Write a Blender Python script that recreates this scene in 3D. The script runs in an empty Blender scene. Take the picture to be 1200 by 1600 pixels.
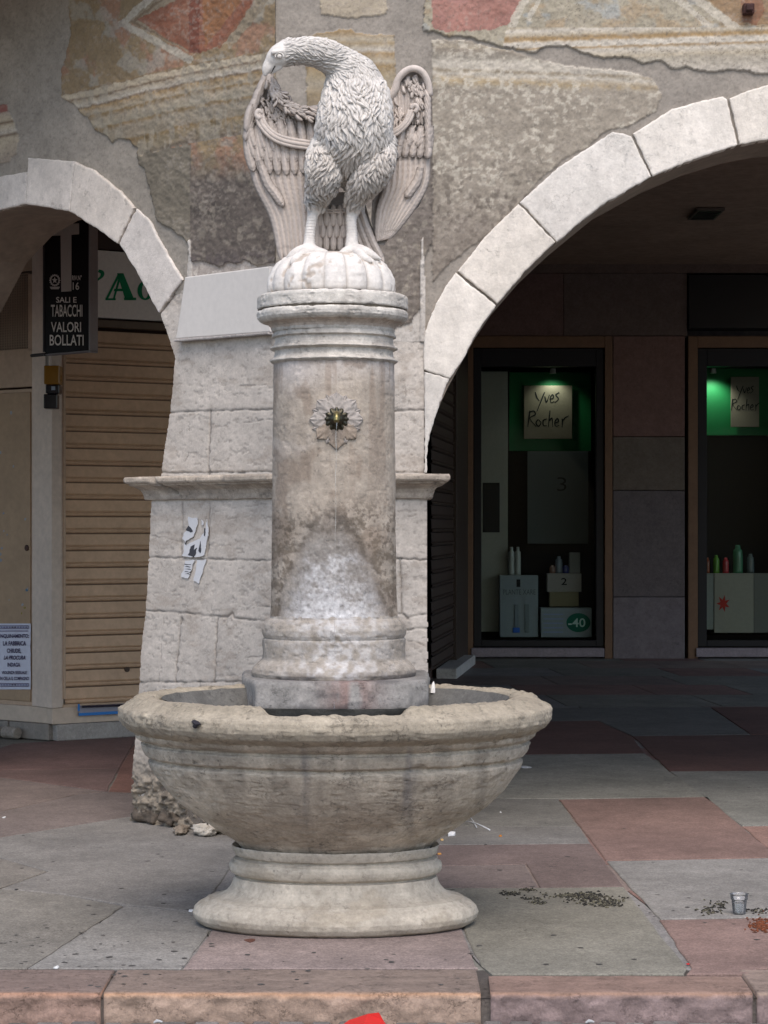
import bpy, bmesh, math, random
import numpy as np
from mathutils import Vector, geometry as mgeo
random.seed(7); rng = np.random.default_rng(7)
R = math.radians
# ------------------------------------------------------------------ camera, sky, sun
F = 3420.0; HZ = 822.0; EYE = 1.6
sc = bpy.context.scene
sc.render.resolution_x = 768; sc.render.resolution_y = 1024
COL = sc.collection
cam_d = bpy.data.cameras.new('camera'); cam = bpy.data.objects.new('camera', cam_d); COL.objects.link(cam)
cam.location = (0, 0, EYE); cam.rotation_euler = (R(90), 0, 0)
cam_d.sensor_fit = 'VERTICAL'; cam_d.sensor_height = 36; cam_d.lens = F/1600*36
cam_d.shift_y = (HZ-800)/1600; cam_d.clip_end = 500
sc.camera = cam
w = bpy.data.worlds.new("World"); sc.world = w; w.use_nodes = True
nt = w.node_tree; bg = nt.nodes['Background']
sky = nt.nodes.new('ShaderNodeTexSky'); sky.sky_type = 'NISHITA'; sky.sun_disc = False
SUN_EL, SUN_AZ = 56, 174     # azimuth clockwise from +Y
sky.sun_elevation = R(SUN_EL); sky.sun_rotation = R(SUN_AZ)
sky.air_density = 1.0; sky.dust_density = 2.0; sky.ozone_density = 0.6
nt.links.new(sky.outputs[0], bg.inputs[0]); bg.inputs[1].default_value = 0.15
sl = bpy.data.lights.new('sun', 'SUN'); sl.energy = 1.4; sl.angle = R(42); sl.color = (1, .925, .85)
so = bpy.data.objects.new('sun', sl); COL.objects.link(so)
d_ = Vector((math.sin(R(SUN_AZ))*math.cos(R(SUN_EL)), math.cos(R(SUN_AZ))*math.cos(R(SUN_EL)), math.sin(R(SUN_EL))))
so.rotation_euler = (-d_).to_track_quat('-Z', 'Y').to_euler(); so.location = d_*30
sc.view_settings.view_transform = 'Standard'; sc.view_settings.look = 'None'
sc.view_settings.exposure = 0.80; sc.view_settings.gamma = 1

# ------------------------------------------------------------------ helpers
def C(r, g, b):
    f = lambda c: (c/255/12.92) if c/255 <= .04045 else ((c/255+.055)/1.055)**2.4
    return np.array([f(r), f(g), f(b)])
def P(x, y, D):
    x = np.asarray(x, float); y = np.asarray(y, float); D = np.asarray(D, float)+0*x
    return np.stack([(x-600)*D/F, D, EYE+(HZ-y)*D/F], -1)
def _h(i, j, k, s):
    n = (i*374761393+j*668265263+k*2147483647+s*1274126177) & 0xffffffff
    n = ((n ^ (n >> 13))*1274126177) & 0xffffffff
    n = ((n ^ (n >> 15))*2246822519) & 0xffffffff
    return ((n ^ (n >> 16)) & 0xffffff)/0xffffff*2-1
def vn(x, y, z=0., s=0):
    x, y, z = np.broadcast_arrays(np.asarray(x, float), np.asarray(y, float), np.asarray(z, float))
    xi, yi, zi = np.floor(x).astype(np.int64), np.floor(y).astype(np.int64), np.floor(z).astype(np.int64)
    fx, fy, fz = x-xi, y-yi, z-zi
    fx, fy, fz = [t*t*(3-2*t) for t in (fx, fy, fz)]
    r = 0
    for a in (0, 1):
        for b in (0, 1):
            for c in (0, 1):
                r = r+_h(xi+a, yi+b, zi+c, s)*(fx if a else 1-fx)*(fy if b else 1-fy)*(fz if c else 1-fz)
    return r
def fbm(x, y, z=0., o=4, s=0):
    r = 0; a = .5
    for k in range(o):
        r = r+a*vn(x*2**k, y*2**k, z*2**k, s+k*17); a *= .55
    return r
def sm(a, b, x): t = np.clip((x-a)/(b-a), 0, 1); return t*t*(3-2*t)
def inside(px, py, poly):
    r = np.zeros(np.shape(px), bool); n = len(poly)
    for i in range(n):
        x0, y0 = poly[i]; x1, y1 = poly[(i+1) % n]
        if y0 == y1: continue
        c = ((y0 > py) != (y1 > py)) & (px < (x1-x0)*(py-y0)/(y1-y0)+x0)
        r ^= c
    return r
def segd(px, py, pts):
    d = np.full(np.shape(px), 1e9)
    for (x0, y0), (x1, y1) in zip(pts[:-1], pts[1:]):
        vx, vy = x1-x0, y1-y0; L = vx*vx+vy*vy+1e-9
        t = np.clip(((px-x0)*vx+(py-y0)*vy)/L, 0, 1)
        d = np.minimum(d, np.hypot(px-x0-t*vx, py-y0-t*vy))
    return d
ORG = {}
def thing(name, label, cat, loc=(0, 0, 0), group=None):
    o = bpy.data.objects.new(name, None); COL.objects.link(o); o.location = loc
    o.empty_display_size = .1
    o['label'] = label; o['category'] = cat
    if group: o['group'] = group
    ORG[o.name] = np.array(loc, float); return o
def tag(o, label, cat, group=None):
    o['label'] = label; o['category'] = cat
    if group: o['group'] = group
    return o
def mk(name, V, Fc, mat, parent=None, col=None, smooth=True):
    V = np.asarray(V, float).reshape(-1, 3)
    if parent is not None: org = ORG[parent.name]
    else: org = np.array([(V[:, 0].min()+V[:, 0].max())/2, (V[:, 1].min()+V[:, 1].max())/2, V[:, 2].min()])
    me = bpy.data.meshes.new(name)
    me.from_pydata((V-org).tolist(), [], [tuple(int(i) for i in f) for f in Fc]); 
    if col is not None:
        a = me.color_attributes.new('Col', 'FLOAT_COLOR', 'POINT')
        c = np.ones((len(V), 4)); c[:, :3] = col; a.data.foreach_set('color', c.ravel())
    me.materials.append(mat)
    if smooth: me.polygons.foreach_set('use_smooth', [True]*len(me.polygons))
    me.update()
    o = bpy.data.objects.new(name, me); COL.objects.link(o)
    if parent is None: o.location = org; ORG[o.name] = org
    else:
        o.parent = parent; ORG[o.name] = org
    return o
class MB:
    """collects shapes into one mesh"""
    def __init__(s): s.V = []; s.F = []; s.c = []; s.n = 0
    def add(s, V, Fc, c=(.5, .5, .5)):
        V = np.asarray(V, float).reshape(-1, 3); c = np.asarray(c, float)
        s.V.append(V); s.F += [tuple(i+s.n for i in f) for f in Fc]; s.n += len(V)
        s.c.append(np.broadcast_to(c, (len(V), 3)))
        return s
    def build(s, name, mat, parent=None, smooth=False):
        return mk(name, np.concatenate(s.V), s.F, mat, parent, np.concatenate(s.c), smooth)
def gridf(nu, nv, wrapu=False):
    f = []
    for i in range(nu if wrapu else nu-1):
        a = i*nv; b = ((i+1) % nu)*nv
        for j in range(nv-1): f.append((a+j, b+j, b+j+1, a+j+1))
    return f
BOXF = [(0, 3, 2, 1), (4, 5, 6, 7), (0, 1, 5, 4), (1, 2, 6, 5), (2, 3, 7, 6), (3, 0, 4, 7)]
def bevel_box(O, U, Vv, W, b=.003):
    """box with corner O and edge vectors U,V,W; chamfered by scaling face quads"""
    O, U, Vv, W = [np.asarray(t, float) for t in (O, U, Vv, W)]
    lu, lv, lw = np.linalg.norm(U), np.linalg.norm(Vv), np.linalg.norm(W)
    b = min(b, .3*min(lu, lv, lw))
    vs = []; idx = {}
    for i in (0, 1):
        for j in (0, 1):
            for k in (0, 1):
                for ax in range(3):
                    t = [i, j, k]; q = []
                    for a, l in zip(range(3), (lu, lv, lw)):
                        q.append(t[a] if a == ax else (b/l if t[a] == 0 else 1-b/l))
                    idx[(i, j, k, ax)] = len(vs); vs.append(O+U*q[0]+Vv*q[1]+W*q[2])
    f = []
    for ax in range(3):
        o = [a for a in range(3) if a != ax]
        for s in (0, 1):
            cyc = []
            for (p, q) in ((0, 0), (1, 0), (1, 1), (0, 1)):
                t = [0, 0, 0]; t[ax] = s; t[o[0]] = p; t[o[1]] = q; cyc.append(idx[(*t, ax)])
            f.append(cyc)
    for ax in range(3):          # edges parallel to ax
        o = [a for a in range(3) if a != ax]
        for p in (0, 1):
            for q in (0, 1):
                def g(s, fx):
                    t = [0, 0, 0]; t[ax] = s; t[o[0]] = p; t[o[1]] = q; return idx[(*t, fx)]
                f.append((g(0, o[0]), g(1, o[0]), g(1, o[1]), g(0, o[1])))
    for i in (0, 1):
        for j in (0, 1):
            for k in (0, 1): f.append((idx[(i, j, k, 0)], idx[(i, j, k, 1)], idx[(i, j, k, 2)]))
    return np.array(vs), f
def tube(pts, rad, n=8, flat=1., closed_ends=True, flatdir=None):
    pts = np.asarray(pts, float); m = len(pts); rad = np.broadcast_to(np.asarray(rad, float), (m,))
    T = np.gradient(pts, axis=0); T /= np.linalg.norm(T, axis=1)[:, None]+1e-9
    up = np.array([0, 1., 0]) if flatdir is None else np.asarray(flatdir, float)
    V = []
    for i in range(m):
        a = np.cross(T[i], up); la = np.linalg.norm(a)
        if la < 1e-3: a = np.cross(T[i], [1, 0, .3]); la = np.linalg.norm(a)
        a /= la; b = np.cross(a, T[i])
        for k in range(n):
            t = 2*math.pi*k/n
            V.append(pts[i]+rad[i]*(math.cos(t)*a+flat*math.sin(t)*b))
    f = []
    for i in range(m-1):
        for k in range(n):
            f.append((i*n+k, i*n+(k+1) % n, (i+1)*n+(k+1) % n, (i+1)*n+k))
    if closed_ends: f.append(tuple(range(n))[::-1]); f.append(tuple((m-1)*n+k for k in range(n)))
    return np.array(V), f
def resample(pts, step):
    pts = np.asarray(pts, float); out = [pts[0]]
    for a, b in zip(pts[:-1], pts[1:]):
        n = max(1, int(math.ceil(np.linalg.norm(b-a)/step)))
        for k in range(1, n+1): out.append(a+(b-a)*k/n)
    return np.array(out)
def spline(pts, n=24):
    pts = [np.asarray(p, float) for p in pts]; pts = [2*pts[0]-pts[1]]+pts+[2*pts[-1]-pts[-2]]
    out = []
    segs = len(pts)-3; per = max(2, n//segs)
    for i in range(segs):
        a, b, c, d = pts[i:i+4]
        for k in range(per):
            t = k/per
            out.append(.5*((2*b)+(-a+c)*t+(2*a-5*b+4*c-d)*t*t+(-a+3*b-3*c+d)*t**3))
    out.append(pts[-2]); return np.array(out)
def lathe(prof, center, nseg=220, step=.006, k=lambda z: 1.+0*z, disp=None, colf=None):
    pr = resample(prof, step); n = len(pr)
    th = np.linspace(0, 2*math.pi, nseg, endpoint=False)
    Rr, TH = np.meshgrid(pr[:, 0], th); Z = np.broadcast_to(pr[:, 1], Rr.shape)
    # theta 0 faces the street (-Y)
    tg = np.gradient(pr, axis=0); nr = np.stack([-tg[:, 1], tg[:, 0]], -1); nr /= np.linalg.norm(nr, axis=1)[:, None]+1e-9
    dp = disp(TH, Z, Rr) if disp is not None else 0*Rr
    sgn = 1 if prof[0][1] > prof[-1][1] else -1
    Rr = Rr+dp*nr[:, 0]*sgn; Z = Z+dp*nr[:, 1]*sgn
    kk = k(Z)
    V = np.stack([center[0]+Rr*np.sin(TH), center[1]-Rr*np.cos(TH)*kk, Z], -1)
    return V.reshape(-1, 3), gridf(nseg, n, True), (TH.ravel(), Z.ravel(), Rr.ravel(), dp.ravel() if disp is not None else 0*TH.ravel())

class Plane:
    def __init__(s, px, D, ang):
        """vertical plane through pixel column px at depth D; ang: degrees the right side comes nearer"""
        s.O = np.array([(px-600)*D/F, D]); s.r = np.array([math.cos(R(ang)), -math.sin(R(ang))])
        s.n = np.array([s.r[1], -s.r[0]])       # towards the street
        if s.n[1] > 0: s.n = -s.n
    def sz(s, x, y):
        x = np.asarray(x, float); y = np.asarray(y, float)
        k = (x-600)/F; t = (k*s.O[1]-s.O[0])/(s.r[0]-k*s.r[1])
        D = s.O[1]+t*s.r[1]
        return t, EYE+(HZ-y)*D/F
    def W(s, t, z, out=0.):
        t, z, out = np.broadcast_arrays(np.asarray(t, float), np.asarray(z, float), np.asarray(out, float))
        return np.stack([s.O[0]+t*s.r[0]+out*s.n[0], s.O[1]+t*s.r[1]+out*s.n[1], z], -1)
    def px(s, t, z):
        w_ = s.W(t, z); return 600+F*w_[..., 0]/w_[..., 1], HZ-F*(w_[..., 2]-EYE)/w_[..., 1]
    def at(s, x, y, out=0.):
        t, z = s.sz(x, y); return s.W(t, z, out)
    def box(s, x0, y0, x1, y1, o0, o1, b=.003, mb=None, c=(.5, .5, .5)):
        ym = (y0+y1)/2
        t0, _ = s.sz(x0, ym); t1, _ = s.sz(x1, ym); _, za = s.sz((x0+x1)/2, y1); _, zb = s.sz((x0+x1)/2, y0)
        O = s.W(t0, za, o0); U = s.W(t1, za, o0)-O; Vv = s.W(t0, zb, o0)-O; W_ = s.W(t0, za, o1)-O
        r = bevel_box(O, U, Vv, W_, b)
        if mb is not None: mb.add(*r, c)
        return r
def sheet(pl, x0, y0, x1, y1, step, fn):
    """relief sheet on plane pl covering the traced box; fn(px,py)->(keep,height,col)"""
    ts = [float(pl.sz(x, 0)[0]) for x in (x0, x1)]
    zs = [float(pl.sz(x, y)[1]) for x in (x0, x1) for y in (y0, y1)]
    Dm = pl.O[1]; g = step*Dm/F
    nu = int((ts[1]-ts[0])/g)+2; nv = int((max(zs)-min(zs))/g)+2
    T, Z = np.meshgrid(np.linspace(ts[0], ts[1], nu), np.linspace(min(zs), max(zs), nv), indexing='ij')
    px, py = pl.px(T, Z)
    keep, h, c = fn(px, py)
    V = pl.W(T, Z, h).reshape(-1, 3); c = c.reshape(-1, 3); keep = keep.astype(bool)
    kc = keep[:-1, :-1] & keep[1:, :-1] & keep[1:, 1:] & keep[:-1, 1:]
    I, J = np.nonzero(kc); a = I*nv+J
    Fc = np.stack([a, a+nv, a+nv+1, a+1], -1)
    used = np.unique(Fc); mp = np.zeros(nu*nv, int); mp[used] = np.arange(len(used))
    return V[used], mp[Fc], c[used]
def slab_poly(pl, poly, o0, o1, jit=.0, bev=.004, seed=0, step=8):
    """a block of stone with a traced outline, real thickness and worn arrises"""
    pts = resample(list(poly)+[poly[0]], step)[:-1]
    pts = pts+jit*np.stack([fbm(pts[:, 0]/7, pts[:, 1]/7, 0, 3, seed), fbm(pts[:, 0]/7, pts[:, 1]/7, 5, 3, seed)], -1)
    t, z = pl.sz(pts[:, 0], pts[:, 1]); q = np.stack([t, z], -1)
    A = np.sum(q[:, 0]*np.roll(q[:, 1], -1)-np.roll(q[:, 0], -1)*q[:, 1])
    if A < 0: q = q[::-1]
    e = np.roll(q, -1, 0)-np.roll(q, 1, 0); nn = np.stack([-e[:, 1], e[:, 0]], -1); nn /= np.linalg.norm(nn, axis=1)[:, None]+1e-9
    n = len(q)
    rings = [(q, o0), (q, o1-bev), (q+nn*bev*.45, o1-bev*.35), (q+nn*bev*1.5, o1)]
    V = np.concatenate([pl.W(r[:, 0], r[:, 1], o) for r, o in rings])
    Fc = []
    for k in range(3):
        for i in range(n): j = (i+1) % n; Fc.append((k*n+i, k*n+j, (k+1)*n+j, (k+1)*n+i))
    tri = mgeo.tessellate_polygon([[Vector((a, b, 0)) for a, b in rings[3][0]]])
    Fc += [tuple(3*n+i for i in t_) for t_ in tri]
    return V, Fc

# ------------------------------------------------------------------ materials
def mat(name, color=None, rough=.85, metal=0., n=((40, .25), (6, .2)), bump=.3, bscale=120., spec=.3, dist=.004, pits=None, cracks=None):
    m = bpy.data.materials.new(name); m.use_nodes = True; nt = m.node_tree; nd = nt.nodes; L = nt.links
    b = nd['Principled BSDF']; b.inputs['Roughness'].default_value = rough; b.inputs['Metallic'].default_value = metal
    b.inputs['Specular IOR Level'].default_value = spec
    tc = nd.new('ShaderNodeTexCoord')
    if color is None:
        a = nd.new('ShaderNodeAttribute'); a.attribute_name = 'Col'; src = a.outputs['Color']
    else:
        a = nd.new('ShaderNodeRGB'); a.outputs[0].default_value = (*color, 1); src = a.outputs[0]
    for sc_, amt in n:
        t = nd.new('ShaderNodeTexNoise'); t.inputs['Scale'].default_value = sc_; t.inputs['Detail'].default_value = 8; t.inputs['Roughness'].default_value = .65
        L.new(tc.outputs['Object'], t.inputs['Vector'])
        mr = nd.new('ShaderNodeMapRange'); mr.inputs[1].default_value = .3; mr.inputs[2].default_value = .7
        mr.inputs[3].default_value = 1-amt; mr.inputs[4].default_value = 1+amt
        L.new(t.outputs[0], mr.inputs[0])
        vm = nd.new('ShaderNodeVectorMath'); vm.operation = 'SCALE'
        L.new(src, vm.inputs[0]); L.new(mr.outputs[0], vm.inputs['Scale']); src = vm.outputs[0]
    hs = []
    def thr(sc_, a0, a1, det=6, rou=.7, off=0.):
        t = nd.new('ShaderNodeTexNoise'); t.inputs['Scale'].default_value = sc_; t.inputs['Detail'].default_value = det; t.inputs['Roughness'].default_value = rou
        mp = nd.new('ShaderNodeMapping'); mp.inputs['Location'].default_value = (off, off*1.7, off*.6); L.new(tc.outputs['Object'], mp.inputs[0]); L.new(mp.outputs[0], t.inputs['Vector'])
        return t
    def mrange(o_, a0, a1, b0, b1):
        m_ = nd.new('ShaderNodeMapRange'); L.new(o_, m_.inputs[0])
        for i_, v_ in zip((1, 2, 3, 4), (a0, a1, b0, b1)): m_.inputs[i_].default_value = v_
        return m_.outputs[0]
    def mth(op, a_, b_=None):
        m_ = nd.new('ShaderNodeMath'); m_.operation = op
        for i_, v_ in ((0, a_), (1, b_)):
            if v_ is None: continue
            if isinstance(v_, (int, float)): m_.inputs[i_].default_value = v_
            else: L.new(v_, m_.inputs[i_])
        return m_.outputs[0]
    for spec_, kind in ((pits, 0), (cracks, 1)):
        if not spec_: continue
        sc_, lo, amt = spec_
        t = thr(sc_, 0, 0, off=3.1+kind*5)
        if kind == 0: k_ = mth('MULTIPLY', mrange(t.outputs[0], lo, lo+.09, 0., 1.), mrange(thr(sc_*.14, 0, 0, off=6.6).outputs[0], .47, .62, 0.05, 1.))
        else:
            rdg = mth('ABSOLUTE', mth('SUBTRACT', t.outputs[0], .5)); k_ = mrange(rdg, 0., lo, 1., 0.)
            k_ = mth('MULTIPLY', k_, mrange(thr(sc_*.55, 0, 0, off=9.3).outputs[0], .48, .60, 0., 1.))
        f_ = mth('SUBTRACT', 1., mth('MULTIPLY', k_, amt)); vm = nd.new('ShaderNodeVectorMath'); vm.operation = 'SCALE'
        L.new(src, vm.inputs[0]); L.new(f_, vm.inputs['Scale']); src = vm.outputs[0]; hs.append(k_)
    L.new(src, b.inputs['Base Color'])
    if bump:
        t = nd.new('ShaderNodeTexNoise'); t.inputs['Scale'].default_value = bscale; t.inputs['Detail'].default_value = 10; t.inputs['Roughness'].default_value = .7
        L.new(tc.outputs['Object'], t.inputs['Vector'])
        bp = nd.new('ShaderNodeBump'); bp.inputs['Strength'].default_value = bump; bp.inputs['Distance'].default_value = dist
        hh = t.outputs[0]
        for k_ in hs: hh = mth('SUBTRACT', hh, mth('MULTIPLY', k_, .6))
        L.new(hh, bp.inputs['Height']); L.new(bp.outputs[0], b.inputs['Normal'])
    return m
M = dict(
    stone=mat('weathered_stone', n=((85, .13), (28, .10), (7, .12)), bump=.45, bscale=75, dist=.006, pits=(44, .57, .40), cracks=(9, .010, .35)),
    rough=mat('rough_stone', n=((95, .17), (35, .13), (9, .16)), bump=.6, bscale=65, dist=.007, pits=(38, .56, .5), cracks=(12, .016, .5)),
    ashlar=mat('dressed_stone', n=((80, .10), (22, .08), (5, .12)), bump=.35, bscale=60, dist=.005, pits=(40, .58, .38), cracks=(7, .008, .45)),
    voussoir=mat('arch_stone', n=((90, .08), (26, .10), (8, .12), (2.2, .10)), bump=.5, bscale=48, dist=.007, pits=(17, .555, .30), cracks=(9, .008, .35)),
    marble=mat('carved_marble', n=((90, .10), (25, .10), (7, .10)), bump=.25, bscale=150, rough=.7),
    plaster=mat('old_plaster', n=((85, .09), (30, .09), (7, .09)), bump=.35, bscale=60, dist=.005, pits=(40, .59, .28), cracks=(5, .006, .3)),
    paving=mat('paving_stone', n=((120, .40), (45, .20), (9, .14), (1.6, .22)), bump=.6, bscale=110, rough=.75, dist=.003, pits=(26, .63, .35), cracks=(3.5, .004, .3)),
    paint=mat('painted_metal', n=((20, .10), (3, .10)), bump=.08, bscale=30, rough=.5),
    flat=mat('printed_card', n=((30, .05),), bump=0, rough=.6),
    gloss=mat('glossy_plastic', n=((20, .05),), bump=0, rough=.25, spec=.5),
    dark=mat('interior_plaster', n=((10, .2), (2, .15)), bump=.2, bscale=50),
    brass=mat('tarnished_brass', n=((60, .4),), bump=.3, bscale=120, rough=.35, metal=.9),
    enamel=mat('sign_enamel', n=((40, .06),), bump=0, rough=.6, spec=.2),
)
def glass_mat(name, tint=(1, 1, 1), ior=1.45):
    m = bpy.data.materials.new(name); m.use_nodes = True; nt = m.node_tree; nd = nt.nodes; L = nt.links
    nd.remove(nd['Principled BSDF']); out = nd['Material Output']
    t = nd.new('ShaderNodeBsdfTransparent'); t.inputs[0].default_value = (*tint, 1)
    g = nd.new('ShaderNodeBsdfGlossy'); g.inputs['Roughness'].default_value = .02
    f = nd.new('ShaderNodeFresnel'); f.inputs[0].default_value = ior
    x = nd.new('ShaderNodeMixShader'); L.new(f.outputs[0], x.inputs[0]); L.new(t.outputs[0], x.inputs[1]); L.new(g.outputs[0], x.inputs[2])
    L.new(x.outputs[0], out.inputs[0]); return m
M['glass'] = glass_mat('window_glass', (.9, .93, .92), 1.07)
def wet_mat(name, w_, k=.5):
    m = glass_mat(name); nt = m.node_tree; nd = nt.nodes; x0 = [n for n in nd if n.type == 'MIX_SHADER'][0]
    d = nd.new('ShaderNodeBsdfDiffuse'); d.inputs[0].default_value = (*w_, 1); x = nd.new('ShaderNodeMixShader'); x.inputs[0].default_value = k
    nt.links.new(x0.outputs[0], x.inputs[1]); nt.links.new(d.outputs[0], x.inputs[2]); nt.links.new(x.outputs[0], nd['Material Output'].inputs[0]); return m
M['jet'] = wet_mat('falling_water', (.8, .82, .84), .10); M['clear'] = wet_mat('clear_plastic', (.8, .82, .86), .07); M['x'] = glass_mat('clear_plastic', (.93, .94, .95), 1.35); M['water'] = glass_mat('water_clear', (.8, .85, .88), 1.33)

def text_mesh(body, shear=0., bold=0.):
    cu = bpy.data.curves.new('lettering', 'FONT'); cu.body = body; cu.size = 1; cu.offset = bold; cu.shear = shear
    cu.resolution_u = 3
    o = bpy.data.objects.new('lettering', cu); COL.objects.link(o)
    dg = bpy.context.evaluated_depsgraph_get(); me = bpy.data.meshes.new_from_object(o.evaluated_get(dg))
    V = np.array([v.co[:] for v in me.vertices]); Fc = [tuple(p.vertices) for p in me.polygons]
    bpy.data.objects.remove(o); bpy.data.meshes.remove(me); bpy.data.curves.remove(cu)
    V[:, 0] -= V[:, 0].min(); V[:, 1] -= V[:, 1].min(); return V, Fc
def put_text(mb, pl, body, x0, y0, x1, y1, out, c, shear=0., bold=.012):
    V, Fc = text_mesh(body, shear, bold)
    u = V[:, 0]/V[:, 0].max(); v = V[:, 1]/V[:, 1].max()
    mb.add(pl.at(x0+u*(x1-x0), y1+v*(y0-y1), out), Fc, c)
def put_poly(mb, pl, pts, out, c):
    tri = mgeo.tessellate_polygon([[Vector((a, b, 0)) for a, b in pts]])
    p = np.array(pts, float); mb.add(pl.at(p[:, 0], p[:, 1], out), [tuple(t) for t in tri], c)
def put_stroke(mb, pl, pts, wd, out, c, n=16):
    p = spline([np.array(q, float) for q in pts], n); T = np.gradient(p, axis=0); T /= np.linalg.norm(T, axis=1)[:, None]+1e-9
    N = np.stack([-T[:, 1], T[:, 0]], -1); u = np.linspace(0, 1, len(p))
    wv = wd*(.55+.45*np.sin(np.pi*np.clip(u*1.1+.1, 0, 1)))[:, None]
    q = np.stack([p-N*wv/2, p+N*wv/2], 1).reshape(-1, 2)
    mb.add(pl.at(q[:, 0], q[:, 1], out), [(2*i, 2*i+1, 2*i+3, 2*i+2) for i in range(len(p)-1)], c)

# ------------------------------------------------------------------ ground, pavement, kerb, road
g = MB(); g.add([(-150, -100, -.16), (150, -100, -.16), (150, 200, -.16), (-150, 200, -.16)], [(0, 1, 2, 3)], C(110, 105, 100))
o = g.build('ground', M['paving']); o['kind'] = 'structure'
GREY, GREEN, RED, PINK, BROWN = C(112, 110, 109), C(108, 107, 98), C(120, 84, 76), C(124, 105, 101), C(116, 98, 91)
pav = MB()
def slab(poly, c, top=0., seed=0, gap=.005):
    p = np.array(poly, float); D = EYE*F/(p[:, 1]-HZ); q = np.stack([(p[:, 0]-600)*D/F, D], -1)
    slabw(q, c, top, seed, gap)
def slabw(q, c, top=0., seed=0, gap=.003):
    A = np.sum(q[:, 0]*np.roll(q[:, 1], -1)-np.roll(q[:, 0], -1)*q[:, 1])
    if A < 0: q = q[::-1]
    q = resample(list(q)+[q[0]], .12)[:-1]
    q = q+.005*np.stack([vn(q[:, 0]*9, q[:, 1]*9, seed), vn(q[:, 0]*9, q[:, 1]*9, seed+40)], -1)
    e = np.roll(q, -1, 0)-np.roll(q, 1, 0); nn = np.stack([-e[:, 1], e[:, 0]], -1); nn /= np.linalg.norm(nn, axis=1)[:, None]+1e-9
    n = len(q); V = []; Fc = []
    for off, z in ((gap, top-.03), (gap, top-.003), (gap+.006, top)):
        r = q+nn*off; V.append(np.column_stack([r, np.full(n, z)]))
    for k in range(2):
        for i in range(n): j = (i+1) % n; Fc.append((k*n+i, k*n+j, (k+1)*n+j, (k+1)*n+i))
    V = np.concatenate(V); tri = mgeo.tessellate_polygon([[Vector(v) for v in V[2*n:]]])
    Fc += [tuple(2*n+i for i in t_) for t_ in tri]
    c = (c*.58+.42*np.mean(c)*np.array([1.09, 1., .89]))*1.12
    pav.add(V, Fc, c*(1+.08*random.uniform(-1, 1)))
KY = 7.92
pav.add([(-9, KY, -.03), (9, KY, -.03), (14, 29, -.03), (-14, 29, -.03)], [(0, 1, 2, 3)], C(70, 66, 62))
yy = KY+.01; row = 0
while yy < 26.4:                                  # slabs of the hidden and unframed parts, a few mm lower
    dd = random.uniform(.7, 1.0) if yy < 18 else 1.3; x = -9+random.uniform(0, .8); 
    while x < 9:
        ww = random.uniform(.8, 1.4)
        slabw(np.array([(x, yy), (x+ww, yy), (x+ww-.1, yy+dd), (x-.1, yy+dd)]), random.choice([GREY, GREEN, RED, BROWN, GREY]), -.006, row)
        x += ww
    yy += dd; row += 1
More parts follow.
